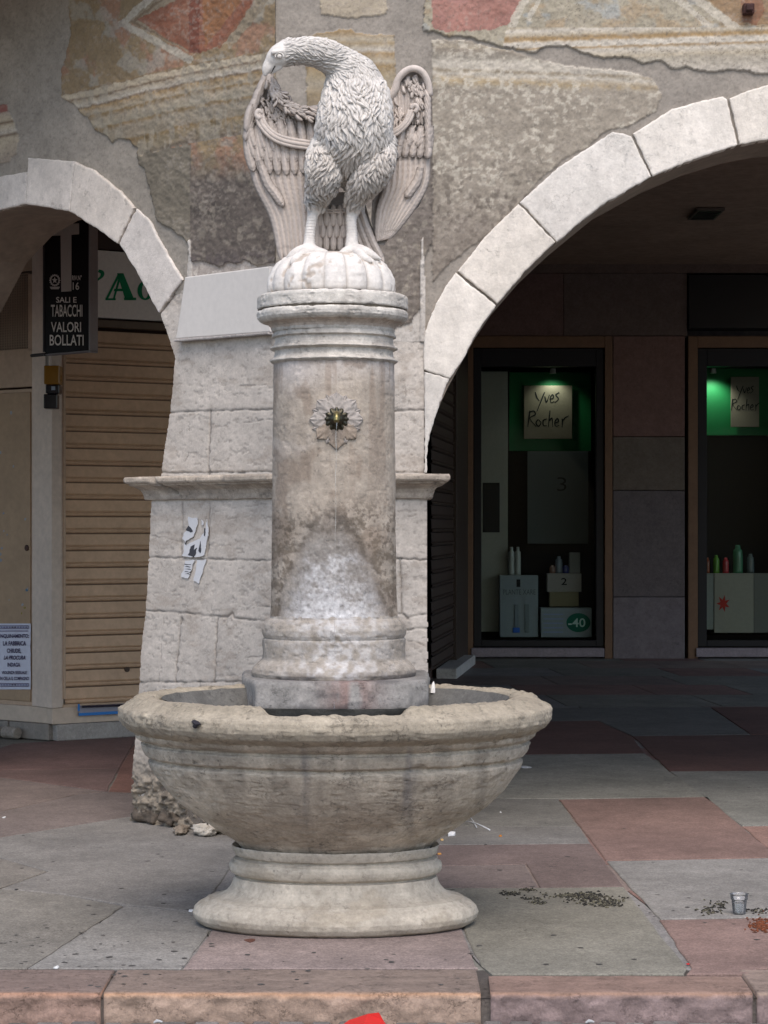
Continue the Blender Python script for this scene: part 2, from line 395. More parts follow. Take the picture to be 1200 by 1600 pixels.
T = [  # traced slabs
 ([(20, 1162), (216, 1149), (187, 1200), (0, 1203), (-60, 1203), (-60, 1185)], C(116, 80, 74)),
 ([(-60, 1203), (0, 1203), (187, 1200), (168, 1236), (20, 1217), (-60, 1205)], C(108, 78, 72)),
 ([(216, 1149), (330, 1145), (330, 1243), (168, 1237), (187, 1200)], C(128, 78, 62)),
 ([(-60, 1205), (20, 1217), (168, 1237), (120, 1241), (0, 1268), (-60, 1280)], BROWN),
 ([(-60, 1280), (0, 1268), (120, 1241), (168, 1237), (330, 1243), (330, 1255), (0, 1308), (-60, 1318)], C(112, 97, 92)),
 ([(-60, 1318), (0, 1308), (330, 1255), (380, 1330), (330, 1400), (300, 1423), (195, 1414), (90, 1396), (0, 1388), (75, 1361), (0, 1340), (-60, 1326)], C(110, 107, 103)),
 ([(-60, 1326), (0, 1340), (75, 1361), (0, 1388), (-60, 1405)], C(114, 108, 100)),
 ([(-60, 1405), (0, 1388), (90, 1396), (195, 1415), (42, 1513), (-60, 1513)], C(110, 106, 98)),
 ([(195, 1415), (300, 1423), (520, 1430), (330, 1453), (285, 1513), (42, 1513)], C(116, 114, 110)),
 ([(330, 1453), (520, 1430), (722, 1440), (728, 1466), (745, 1508), (748, 1513), (285, 1513)], PINK),
 ([(690, 1387), (842, 1387), (975, 1385), (1075, 1512), (1070, 1522), (768, 1522), (750, 1508), (728, 1466), (722, 1440), (520, 1430)], C(116, 113, 100)),
 ([(560, 1354), (690, 1353), (821, 1350), (842, 1387), (690, 1387), (560, 1388)], C(108, 92, 88)),
 ([(560, 1320), (700, 1320), (925, 1318), (976, 1385), (843, 1387), (822, 1350), (690, 1353), (560, 1354)], C(106, 86, 82)),
 ([(640, 1290), (905, 1291), (925, 1318), (700, 1320), (560, 1320)], C(106, 104, 101)),
 ([(640, 1246), (873, 1248), (905, 1291), (640, 1290)], C(106, 105, 100)),
 ([(873, 1249), (1106, 1245), (1212, 1335), (1212, 1340), (946, 1344)], C(120, 88, 79)),
 ([(946, 1345), (1230, 1340), (1230, 1432), (1030, 1436)], C(116, 114, 111)),
 ([(1030, 1437), (1230, 1433), (1230, 1513), (1185, 1514), (1170, 1522), (1072, 1522), (1078, 1512)], C(122, 92, 84)),
 ([(790, 1179), (1008, 1177), (1104, 1245), (873, 1248), (700, 1246), (770, 1210)], C(112, 112, 104)),
 ([(1046, 1205), (1240, 1204), (1240, 1289), (1158, 1290)], C(112, 113, 107)),
 ([(1158, 1291), (1240, 1290), (1240, 1345), (1222, 1345)], C(130, 92, 80)),
 ([(988, 1150), (1240, 1147), (1240, 1204), (1046, 1205)], C(98, 60, 52)),
 ([(700, 1128), (935, 1126), (988, 1150), (1008, 1177), (700, 1179)], C(98, 60, 52)),
 ([(700, 1106), (1110, 1105), (1172, 1147), (988, 1150), (935, 1126), (700, 1128)], C(96, 95, 92)),
 ([(1110, 1105), (1260, 1104), (1260, 1147), (1172, 1147)], C(100, 60, 52)),
]
for i, (p, c) in enumerate(T): slab(p, c, 0., i*3)
o = pav.build('pavement', M['paving']); o['kind'] = 'structure'
# kerb stones
kb = MB()
def kerbstone(x0, x1, c, seed, xs=0., D1=7.90):
    D0 = 7.50
    X0, X1 = (x0-600)*7.5/F+.004, (x1-600)*7.5/F-.004
    nu = max(8, int((X1-X0)/.012))
    prof = resample([(D0+.01, -.14), (D0+.004, -.05), (D0, -.012), (D0+.004, -.004), (D0+.014, .0), (D1-.006, .0), (D1, -.006), (D1, -.06)], .012)
    U = np.linspace(0, 1, nu); X = X0+(X1-X0)*U
    XX, PY = np.meshgrid(X, prof[:, 0], indexing='ij'); PZ = np.broadcast_to(prof[:, 1], XX.shape)
    XX = XX+xs*(PY-D0)
    face = (PZ < -.008) & (PY < D0+.1)
    nz = fbm(XX*14, PY*14, PZ*22+seed, 4, seed)
    PYd = PY-np.where(face, .012*nz+.004*fbm(XX*60, PZ*60, 0, 2, seed), 0)
    PZd = PZ+np.where(face, 0, .0025*fbm(XX*8, PY*8, 0, 3, seed+3))-.006*np.exp(-((PY-D0)/.01)**2)*np.clip(fbm(XX*10, 0*XX, 3, 3, seed), 0, 1)*2
    cc = np.empty(XX.shape+(3,)); cc[:] = c[0]
    cc = np.where(face[..., None], c[1]*(1+.35*nz[..., None]), cc*(1+.2*fbm(XX*6, PY*30, 0, 3, seed)[..., None]))
    ed = np.exp(-((PZ+.006)**2/.006**2))*np.exp(-((PY-D0)/.02)**2)
    cc = cc*(1-ed[..., None]*.7)+c[2]*ed[..., None]*.7
    V = np.stack([XX, PYd, PZd], -1).reshape(-1, 3)
    Fc = gridf(nu, len(prof)); Fc.append([j for j in range(len(prof))]); Fc.append([(nu-1)*len(prof)+j for j in range(len(prof))][::-1])
    kb.add(V, Fc, cc.reshape(-1, 3))
kerbstone(-420, 158, (C(118, 102, 94), C(144, 120, 108), C(170, 126, 98)), 1)
kerbstone(160, 753, (C(122, 107, 97), C(156, 135, 120), C(180, 138, 104)), 2)
kerbstone(765, 1178, (C(128, 106, 95), C(132, 115, 112), C(150, 118, 98)), 3, .02, 7.79)
kerbstone(1182, 1700, (C(128, 112, 102), C(132, 115, 112), C(150, 130, 114)), 4)
kerbstone(-1100, -424, (C(104, 90, 81), C(120, 100, 93), C(158, 110, 86)), 5)
kb.add([(-6, 7.515, -.02), (6, 7.515, -.02), (6, 7.92, -.008), (-6, 7.92, -.008)], [(0, 1, 2, 3)], C(75, 70, 66))
kb.add([(-6, 7.52, -.14), (6, 7.52, -.14), (6, 7.52, -.02), (-6, 7.52, -.02)], [(0, 1, 2, 3)], C(96, 90, 86))
o = kb.build('kerb', M['rough'], smooth=True); o['kind'] = 'structure'
rd = MB(); rd.add([(-9, 3, -.115), (9, 3, -.115), (9, 7.52, -.115), (-9, 7.52, -.115)], [(0, 1, 2, 3)], C(60, 58, 55))
for r_ in range(9):
    x = -2.2+random.uniform(0, .1)
    while x < 2.2:
        ww = random.uniform(.085, .12); y0 = 7.49-.1*(r_+1)
        rd.add(*bevel_box((x, y0, -.14), (ww-.012, 0, 0), (0, .088, 0), (0, random.uniform(-.003, .003), .048+random.uniform(-.004, .004)), .014), C(112, 106, 102)*random.uniform(.7, 1.2)); x += ww
o = rd.build('road', M['rough']); o['kind'] = 'structure'

# ------------------------------------------------------------------ the arcaded building
XC = 432
PLL = Plane(XC, 11.05, 45)        # oblique left wing
PLR = Plane(XC, 11.05, 0)         # frontal wing
cx0 = (XC-600)*11.05/F
bld = thing('arcade_building', 'old arcaded corner building with flaking frescoed plaster over round stone arches', 'building', (cx0, 11.6, 0))
L_IN = [(-170, 640), (-130, 500), (-80, 400), (-40, 355), (0, 330), (40, 321), (72, 323), (108, 331), (146, 352), (186, 382), (215, 424), (241, 472), (262, 525), (272, 560), (270, 600), (264, 650), (252, 740)]
R_IN = [(663, 735), (668, 690), (682, 645), (700, 604), (724, 560), (748, 516), (775, 476), (820, 424), (868, 379), (940, 320), (1018, 277), (1085, 248), (1153, 227), (1200, 218), (1270, 212)]
R_IN_full = R_IN+[(2*1275-x, y) for x, y in R_IN[::-1]]
STONE = C(186, 178, 169); MORT = C(142, 134, 123)
def streak(px, py, s=0): return fbm(px/16, py/90, 0, 4, s)
def stripes(t, tab):
    """painted cornice stripes: tab of (t, colour)"""
    ts = [a for a, _ in tab]; return np.stack([np.interp(t, ts, [c[k] for _, c in tab]) for k in range(3)], -1)
cream, ochre, umber, whit = C(172, 158, 134), C(148, 122, 82), C(112, 92, 72), C(188, 178, 162)
def pnt(c, m, rgb, a=1.):
    m = (m*a)[..., None]; return c*(1-m)+np.asarray(rgb)*m
A_POLY = [(108, -80), (112, 60), (98, 110), (97, 152), (118, 163), (128, 178), (140, 184), (150, 204), (168, 212), (176, 224), (186, 215), (204, 219), (216, 232), (218, 256), (226, 262), (236, 300), (247, 345), (262, 354), (280, 366), (296, 380), (301, 410), (322, 409), (345, 419), (356, 410), (372, 413), (385, 407), (404, 416), (440, 408), (440, -80)]
def left_wall(px, py):
    wx = px+3*fbm(px/9, py/9, 0, 3, 5); wy = py+3*fbm(px/9, py/9, 3, 3, 6)
    keep = ~inside(px, py, L_IN+[(252, 1300), (-400, 1300), (-400, 700)]) & (py < 460) & (px < XC+1.2)
    n1 = fbm(px/40, py/40, 0, 5, 1); n2 = fbm(px/7, py/7, 0, 4, 2)
    c = MORT*(1+.22*n1+.10*n2)[..., None]; h = .0015*n1+.002*n2
    t = py-(158-.235*(px-105)); t = np.where(px > 299, py-(112.4-.17*(px-299)), t)
    A = inside(wx, wy, A_POLY)
    cA = C(134, 114, 84)*(1+.18*n1+.08*n2)[..., None]
    cA = pnt(cA, sm(.05, .3, fbm(px/30, py/50, 0, 4, 9)), C(150, 104, 84), .6)
    cA = pnt(cA, sm(.1, .35, fbm(px/25, py/25, 7, 4, 10)), C(150, 146, 134), .6)
    # painted diamond
    cA = pnt(cA, inside(wx, wy, [(250, -80), (238, 0), (200, 32), (300, 84), (372, 66), (470, -60)])*1., C(136, 122, 100))
    cA = pnt(cA, (segd(wx, wy, [(246, -10), (194, 37), (298, 93)]) < 5.5)*1., C(168, 160, 144), .85)
    cA = pnt(cA, (segd(wx, wy, [(258, -4), (210, 35), (296, 78)]) < 1.6)*1., C(110, 90, 70), .8)
    cA = pnt(cA, inside(wx, wy, [(216, 31), (302, -12), (420, -60), (400, 0), (342, 74), (316, 82), (296, 80)])*1., C(132, 80, 58)*(1+.25*n1[..., None]), .95)
    cA = pnt(cA, inside(wx, wy, [(216, 31), (275, 18), (300, 0), (300, 70), (290, 74)])*sm(-.1, .3, n2+n1), C(140, 104, 84), .5)
    cA = pnt(cA, inside(wx, wy, [(318, -20), (398, -20), (350, 40), (322, 76)])*1., C(140, 96, 56), .7)
    cA = pnt(cA, ((wx > 298) & (wx < 315) & (wy < 84))*1., C(112, 62, 48), .8)
    cA = pnt(cA, (segd(wx, wy, [(404, -10), (346, 74)]) < 3)*1., C(126, 74, 50), .8)
    tab = [(-14, ochre), (-9, C(130, 110, 84)), (-8, cream), (0, cream), (3, umber), (6, cream*.85), (14, whit*.85), (17, umber), (20, ochre), (30, cream*.8), (34, C(122, 98, 60)), (40, cream*.75), (52, C(138, 130, 112)), (56, C(122, 100, 66)), (62, C(136, 126, 108)), (80, C(128, 118, 100)), (84, C(118, 96, 60)), (92, C(128, 114, 88)), (104, C(124, 112, 92)), (108, C(92, 82, 68)), (112, C(110, 100, 88))]
    st = stripes(t+2.5*n2+1.5*n1, tab)*(1+.12*n2+.1*n1)[..., None]
    ms = ((t > -12) & (t < 112))*1.
    cA = pnt(cA, ms, st, .92)
    cA = pnt(cA, ms*sm(.05, .3, fbm(px/8, py/30, 2, 4, 33)), C(142, 134, 118), .6)
    low = (t >= 112+5*n2) & (px < 301)
    cA = np.where(low[..., None], C(112, 104, 90)*(1+.25*n1+.18*n2)[..., None], cA)
    dk = (px > 299+2*n2) & (py > 232+18*n2)
    cd = C(92, 83, 76)*(1+.3*fbm(px/18, py/22, 0, 4, 12))[..., None]
    cd = pnt(cd, sm(.08, .38, fbm(px/8, py/9, 4, 5, 13)), C(136, 126, 112), .6)
    cd = pnt(cd, sm(380, 412, py)*sm(-.2, .2, n2), C(84, 74, 76), .6)
    bl = sm(232, 290, py+25*n1)[..., None]
    cA = np.where(dk[..., None], cA*(1-bl)+cd*bl, cA)
    c = np.where(A[..., None], cA, c); h = h+np.where(A, .011+.003*n1+.0025*n2, 0)
    # sooty halo at the plaster's broken lip
    B = inside(wx, wy, [(-60, 160), (0, 162), (13, 164), (15, 176), (20, 186), (31, 215), (28, 240), (14, 252), (0, 256), (-60, 256)])
    cb = stripes(py+.2*px, [(160, C(140, 90, 80)), (176, C(134, 82, 74)), (178, C(160, 146, 130)), (190, cream), (194, umber), (198, cream), (210, whit*.9), (214, umber), (218, cream), (250, C(150, 136, 120))])*(1+.12*n2)[..., None]
    c = np.where(B[..., None], cb, c); h = h+np.where(B, .009, 0)
    # stone below the plaster
    S = (px > 299) & (~A) & (py > 360)
    c = np.where(S[..., None], C(164, 153, 144)*(1+.12*n2+.1*n1)[..., None], c)
    S2 = segd(px, py, [(299, 376), (297, 432)]) < 1.5+.05*(py-376)
    c = np.where((S2 & (py < 434))[..., None], STONE, c); h = h+np.where(S2, .006, 0)
    gm = c.mean(-1, keepdims=True); c = (c*.84+.16*gm*np.array([1.06, 1., .9]))*1.06
    c = pnt(c, sm(.06, .34, fbm(px/4.5, py/4.5, 1, 4, 140))*sm(-.3, .3, n1), C(150, 141, 130), .38)
    c = pnt(c, sm(.10, .36, fbm(px/3, py/3, 6, 3, 141)), C(96, 88, 80), .25)
    return keep, h, np.clip(c, .01, .85)
B_POLY = [(675, 63), (720, 62), (760, 73), (800, 80), (850, 95), (900, 105), (985, 112), (1020, 124), (1034, 150), (1024, 175), (985, 196), (945, 205), (920, 228), (880, 250), (842, 282), (812, 318), (800, 345), (765, 366), (728, 392), (700, 412), (676, 440)]
U_LINE = [(660, 48), (675, 48), (700, 56), (740, 60), (780, 72), (835, 82), (850, 75), (885, 71), (905, 82), (945, 90), (985, 90), (1005, 100), (1030, 94), (1050, 108), (1075, 106), (1110, 113), (1150, 109), (1200, 118), (1300, 116), (1300, -90), (674, -90)]
def right_wall(px, py):
    wx = px+3*fbm(px/9, py/9, 0, 3, 15); wy = py+3*fbm(px/9, py/9, 3, 3, 16)
    keep = ~inside(px, py, R_IN+[(1400, 212), (1400, 1300), (663, 1300)]) & (py < 535)
    n1 = fbm(px/40, py/40, 0, 5, 21); n2 = fbm(px/6, py/6, 0, 4, 22)
    c = MORT*(1.0+.14*n1+.09*n2)[..., None]*np.array([1, .985, .985]); h = .0015*n1+.002*n2
    # scrap of ochre fresco behind the bird, and one above
    O1 = inside(wx, wy, [(497, 52), (540, 46), (575, 55), (616, 54), (618, 120), (606, 180), (480, 180), (478, 60)])
    co = stripes(py+2*n2, [(50, ochre), (62, cream*.9), (68, C(150, 130, 96)), (78, whit*.85), (84, ochre), (96, cream*.85), (104, C(140, 116, 76)), (120, C(150, 134, 104)), (130, cream*.8), (150, C(136, 118, 88)), (180, C(130, 118, 100))])*(1+.15*n2+.2*n1)[..., None]
    c = np.where(O1[..., None], co, c); h += np.where(O1, .006, 0)
    O2 = inside(wx, wy, [(500, -60), (606, -60), (604, 22), (575, 27), (545, 29), (502, 22)])
    c = np.where(O2[..., None], C(160, 146, 124)*(1+.2*n1+.12*n2)[..., None], c); h += np.where(O2, .006, 0)
    # upper fresco
    Uu = inside(wx, wy, U_LINE)
    cu = C(158, 148, 126)*(1+.14*n1+.06*n2)[..., None]
    cu = pnt(cu, sm(.0, .3, fbm(px/30, py/20, 3, 4, 24)), C(160, 134, 98), .6)
    cu = pnt(cu, sm(.1, .35, fbm(px/30, py/24, 8, 4, 25)), C(150, 156, 156), .6)
    cu = pnt(cu, inside(wx, wy, [(670, -90), (830, -90), (812, 10), (800, 35), (770, 47), (700, 50), (676, 44)])*1., C(160, 104, 92)*(1+.22*n1[..., None]), .9)
    cu = pnt(cu, inside(wx, wy, [(1040, -60), (1300, -60), (1300, 38), (1150, 40)])*1., C(140, 108, 72), .8)
    cu = pnt(cu, inside(wx, wy, [(1150, -40), (1175, -40), (1196, 16), (1182, 40), (1160, 36)])*1., C(132, 82, 58), .7)
    for a, b, wd in (((825, -10), (800, 40), 6), ((1040, -16), (1110, 44), 5), ((1068, -16), (1148, 44), 7), ((848, -10), (826, 30), 4)):
        cu = pnt(cu, (segd(wx, wy, [a, b]) < wd)*1., C(184, 174, 156), .8)
    st = stripes(py+.03*(px-900)+2*n2, [(42, C(166, 152, 128)), (47, whit), (54, cream), (58, ochre), (62, C(160, 130, 84)), (66, whit), (72, whit), (75, C(150, 124, 84)), (80, whit*.95), (90, cream), (96, C(160, 150, 132)), (120, C(176, 166, 152))])*(1+.08*n2)[..., None]
    cu = np.where(((py > 44) & (px > 800-.2*py))[..., None], st, cu)
    cu = pnt(cu, (np.abs(fbm(px/22, py/22, 0, 3, 29)) < .008)*1., C(110, 100, 86), .7)
    c = np.where(Uu[..., None], cu, c); h += np.where(Uu, .012+.002*n2, 0)
    B = inside(wx, wy, B_POLY)
    cb = C(146, 135, 119)*(1+.12*n1+.1*n2)[..., None]
    st = stripes(py-.04*(px-675)+3*n2, [(60, C(138, 128, 114)), (72, cream*.85), (76, C(134, 122, 106)), (88, C(140, 132, 118)), (94, whit*.92), (104, whit*.85), (108, C(138, 124, 100)), (114, whit*.9), (124, C(164, 142, 104)), (132, cream*.8), (138, C(130, 120, 106)), (200, C(128, 118, 106))])*(1+.1*n2)[..., None]
    cb = pnt(cb, sm(150, 128, py+14*n2), st, .95)
    sp = sm(.0, .3, fbm(px/7, py/6, 0, 5, 26))*sm(-.45, .1, fbm(px/50, py/40, 0, 3, 126))
    cb = pnt(cb, sp*(1-.5*sm(260, 420, py)), C(188, 178, 160), .75)
    cb = pnt(cb, sm(.1, .34, fbm(px/7, py/9, 9, 4, 27))*sm(180, 320, py), C(98, 88, 78), .7)
    cb = pnt(cb, sm(260, 430, py+.25*(800-px)+60*n1), C(116, 104, 94), .6)
    c = np.where(B[..., None], cb, c); h += np.where(B, .006+.004*fbm(px/10, py/10, 0, 4, 28), 0)
    # rough dark render above the pier stones
    Dp = inside(wx, wy, [(440, 180), (612, 180), (676, 200), (676, 380), (664, 400), (656, 482), (640, 505), (612, 515), (440, 530)])
    cd = C(112, 102, 93)*(1+.2*n1+.18*n2)[..., None]; cd = pnt(cd, sm(.15, .35, fbm(px/8, py/9, 0, 4, 31)), C(150, 140, 124), .6)
    c = np.where(Dp[..., None], cd, c); h += np.where(Dp, .008+.003*n2, 0)
    S = (py > 372) & (px > 655) & (px < 664-(px > 661)*0) & (np.abs(px-660) < .5+.05*(py-366).clip(0, 70))
    c = np.where(S[..., None], STONE*1.05, c); h += np.where(S, .012, 0)
    S3 = (~Dp) & (px < 664) & (py > 478); c = np.where(S3[..., None], STONE*.95*(1+.1*n2)[..., None], c)
    gm = c.mean(-1, keepdims=True); c = c*.80+.20*gm*np.array([1.05, 1., .93])
    c = pnt(c, sm(.06, .34, fbm(px/4.5, py/4.5, 1, 4, 140))*sm(-.3, .3, n1), C(150, 141, 130), .38)
    c = pnt(c, sm(.10, .36, fbm(px/3, py/3, 6, 3, 141)), C(96, 88, 80), .25)
    return keep, h, np.clip(c, .01, .85)
V, Fc, c = sheet(PLL, -60, -50, XC+1.5, 470, 1.6, left_wall); mk('wall_plaster', V, Fc, M['plaster'], bld, c)
V, Fc, c = sheet(PLR, XC-1.5, -50, 1260, 545, 1.6, right_wall); mk('wall_plaster', V, Fc, M['plaster'], bld, c)
# masonry core of the walls (with the arch openings), half a metre thick
def core(pl, outline, holes_bottom, th=.55, off=-.012, name='wall'):
    q = np.array(outline, float); t, z = q[:, 0], q[:, 1]; n = len(q)
    V = np.concatenate([pl.W(t, z, off), pl.W(t, z, off-th)])
    tri = mgeo.tessellate_polygon([[Vector((a, b, 0)) for a, b in q]])
    Fc = [tuple(a) for a in tri]+[tuple(n+i for i in a)[::-1] for a in tri]
    for i in range(n): j = (i+1) % n; Fc.append((i, j, n+j, n+i))
    return mk(name, V, Fc, M['dark'], bld, np.broadcast_to(C(134, 121, 108), (2*n, 3)), False)
tl = np.stack(PLL.sz(*np.array(L_IN).T), -1); tr = np.stack(PLR.sz(*np.array(R_IN_full).T), -1)
tL0 = tl[0][0]; top = 9.
def arch_open(c_, hw, zs, za, n=20): return [(c_-hw, 0), (c_-hw, zs)]+[(c_-hw*math.cos(t), zs+(za-zs)*math.sin(t)) for t in np.linspace(0, math.pi, n)[1:-1]]+[(c_+hw, zs), (c_+hw, 0)]
e0 = tL0-.1
core(PLL, [(e0-9.2, 0)]+arch_open(e0-7.1, 1.55, 1.9, 3.5)+arch_open(e0-2.6, 1.75, 1.9, 3.5)+[(e0-.3, 0), (tL0, 1.2)]+tl.tolist()+[(tl[-1][0]-.1, 0), (0.0, 0), (0.0, top), (e0-9.2, top)], 0)
tR1 = tr[-1][0]
core(PLR, [(0.0, 0), (tr[0][0], 0)]+tr.tolist()+[(tR1, 0)]+arch_open(tR1+2.6, 1.7, 1.9, 3.5)+[(9, 0), (9, top), (0.0, top)], 0)
# arch stones
def arch_ring(pl, blocks, name, base):
    mb = MB()
    for i, b in enumerate(blocks):
        cc = base*(1+.05*((i*37 % 10)/5-1))*np.array([1, 1-.01*(i % 3), 1-.025*(i % 3)]); b = [(sum(p[0] for p in b)/len(b)*-.013+p[0]*1.013, sum(p[1] for p in b)/len(b)*-.013+p[1]*1.013) for p in b]; V, Fc = slab_poly(pl, b, -.06, .014+.003*((i*13) % 3), 1.7, .006, i, 3.5)
        px = 600+F*V[:, 0]/V[:, 1]; py = HZ-F*(V[:, 2]-EYE)/V[:, 1]
        mb.add(V, Fc, cc)
    return mb.build(name, M['voussoir'], bld, False)
G = 1.2
arch_ring(PLR, [
 [(664, 738), (663, 582), (701, 592), (684, 640), (669, 690), (665, 738)],
 [(663, 578), (663, 528), (669, 505), (684, 470), (700, 443), (712, 428), (774, 478), (746, 518), (722, 562), (703, 590)],
 [(716, 424), (757, 372), (810, 320), (866, 379), (818, 426), (777, 474)],
 [(814, 316), (870, 264), (928, 226), (957, 207), (972, 210), (985, 214), (1016, 277), (938, 321), (871, 377)],
 [(990, 209), (1050, 172), (1090, 160), (1128, 152), (1135, 157), (1151, 227), (1084, 249), (1020, 275)],
 [(1140, 155), (1170, 142), (1215, 130), (1300, 118), (1300, 211), (1200, 218), (1156, 226)]], 'arch_ring', C(210, 203, 194))
arch_ring(PLL, [
 [(-75, 300), (0, 277), (45, 269), (42, 319), (0, 329), (-40, 352), (-62, 372)],
 [(48, 247), (84, 250), (119, 253), (112, 331), (74, 323), (44, 319)],
 [(121, 254), (150, 267), (190, 299), (213, 325), (187, 380), (147, 352), (114, 331)],
 [(216, 327), (236, 346), (250, 374), (268, 404), (287, 437), (250, 488), (240, 470), (216, 424), (189, 381)]], 'arch_ring', C(202, 194, 186))
# ---- pier faces
JL = [[(299, 430), (288, 442), (250, 490)], [(262, 645), (330, 642), (428, 640)], [(328, 642), (325, 742)], [(250, 739), (428, 737)],
      [(285, 786), (283, 872)], [(328, 786), (324, 872)], [(230, 870), (300, 873), (350, 874), (430, 876)], [(225, 954), (270, 956), (320, 962), (355, 964), (362, 958), (365, 966), (430, 972)],
      [(340, 966), (334, 1066)], [(283, 966), (274, 1066)], [(214, 1066), (300, 1066), (430, 1064)], [(224, 1160), (430, 1160)], [(312, 1066), (308, 1160)],
      [(200, 1232), (430, 1240)], [(262, 1160), (258, 1232)]]
HL = [[(270, 600), (345, 606), (428, 600)], [(336, 800), (380, 792), (428, 786)], [(350, 812), (400, 804), (428, 810)], [(232, 836), (262, 842), (285, 848)], [(380, 945), (430, 950)], [(290, 720), (300, 690)], [(380, 660), (428, 655)], [(256, 966), (248, 1066)], [(372, 1030), (415, 1024)]]
def pier_fn(J, Hh, edge, sd, cut=None):
    def f(px, py):
        wx = px+2.2*fbm(px/8, py/8, 0, 4, sd); wy = py+2.2*fbm(px/8, py/8, 3, 4, sd+1)
        n1 = fbm(px/45, py/45, 0, 4, sd+2); n2 = fbm(px/6, py/6, 0, 4, sd+3); n3 = fbm(px/2.2, py/2.2, 0, 2, sd+8)
        c = STONE*(1+.14*n1+.10*n2)[..., None]
        c = c*(1-.10*sm(500, 1150, py))[..., None]*np.array([1, .99, .98])
        h = .0035*n1+.0016*n2+.0007*n3
        for i, j in enumerate(J):
            d = segd(wx, wy, j); g_ = np.exp(-(d/1.2)**2)
            g2 = sm(-.25, .1, fbm(px/12, py/12, i, 3, sd+4))*.6+.4
            h = h-.008*g_*g2-.0015*np.exp(-(d/3)**2); c = c*(1-(.42*g_*g2+.07*np.exp(-(d/4)**2)))[..., None]
        for j in Hh:
            d = segd(wx, wy, j); g_ = np.exp(-(d/.8)**2)*sm(-.3, .1, fbm(px/9, py/9, 0, 3, sd+6)); h = h-.004*g_; c = c*(1-.3*g_)[..., None]
        pit = sm(.32, .42, fbm(px/9, py/6, 5, 5, sd+5)); h = h-.002*pit; c = c*(1-.18*pit)[..., None]
        c = pnt(c, sm(.12, .4, fbm(px/30, py/18, 9, 4, sd+7)), C(150, 138, 126), .4)
        c = pnt(c, sm(1130, 1230, py+30*n1), C(122, 112, 98)*(1+.5*n2[..., None]), .9); c = pnt(c, sm(.05, .25, fbm(px/9, py/9, 2, 4, sd+10))*sm(1215, 1250, py), C(60, 54, 50), .7)
        h = h+.04*sm(1160, 1250, py)*fbm(px/11, py/11, 2, 5, sd+9)
        return edge(wx, wy, px, py), h, np.clip(c, .02, .85)
    return f
edL = [(252, 735), (264, 650), (270, 600), (273, 560), (262, 525), (250, 489), (287, 440), (299, 430), (299, 410), (XC+3, 410), (XC+3, 1400), (200, 1400), (204, 1250), (206, 1200), (211, 1150), (216, 1080), (221, 1010), (227, 955), (231, 900), (232, 870), (235, 800), (237, 779), (250, 779)]
V, Fc, c = sheet(PLL, 190, 405, XC+1.5, 1330, 1.6, pier_fn(JL, HL, lambda wx, wy, px, py: inside(px+.35*(wx-px), py, edL), 70))
zf = np.clip((V[:, 2]-.06)/.1, 0, 1)
mk('pier_face', V, Fc, M['ashlar'], bld, c)
JR = [[(600, 529), (664, 527)], [(600, 643), (664, 640)], [(600, 739), (668, 738)], [(600, 873), (668, 875)], [(626, 875), (628, 960), (640, 968), (630, 960), (600, 958)], [(636, 966), (648, 962), (668, 960)], [(634, 985), (655, 982), (668, 983)], [(432, 1066), (668, 1066)], [(432, 1160), (668, 1160)], [(432, 1240), (668, 1240)], [(550, 1066), (548, 1160)], [(480, 1160), (482, 1240)], [(620, 1160), (620, 1240)], [(520, 560), (520, 640)], [(540, 790), (540, 870)], [(432, 873), (600, 873)], [(432, 962), (600, 962)], [(432, 643), (600, 643)]]
HR = [[(622, 800), (640, 808), (650, 804)], [(636, 1000), (668, 1010)], [(634, 620), (632, 590)]]
edR = [(XC-3, 500), (XC-3, 1400), (671, 1400), (669, 1060), (668, 780), (664, 779), (664, 500)]
V, Fc, c = sheet(PLR, XC-1.5, 508, 672, 1330, 1.6, pier_fn(JR, HR, lambda wx, wy, px, py: inside(px+.25*(wx-px), py, edR), 90))
mk('pier_face', V, Fc, M['ashlar'], bld, c)
# solid pier body behind the faces
pz = MB()
fl = PLL.sz(206, 1250)[0]; 
def prism(q, z0, z1, c):
    n = len(q); V = [(a, b, z0) for a, b in q]+[(a, b, z1) for a, b in q]
    pz.add(V, [tuple(range(n))[::-1], tuple(range(n, 2*n))]+[(i, (i+1) % n, n+(i+1) % n, n+i) for i in range(n)], c)
def pt2(pl, t, o): return pl.W(t, 0, o)[:2]
for (xl, z0, z1) in ((214, 0, .45), (222, .45, .95), (232, .95, 1.35), (240, 1.35, 1.72), (256, 1.72, 2.05)):
    t0 = PLL.sz(xl, 900)[0]; t1 = PLR.sz(667 if z1 < 1.8 else 662, 900)[0]
    prism([pt2(PLL, t0, -.012), pt2(PLL, 0, -.012)+np.array([.0, 0]), pt2(PLR, t1, -.012), pt2(PLR, t1, -.7), pt2(PLL, t0, -.7)], z0, z1-.001, STONE*.9)
pz.build('pier_body', M['rough'], bld)
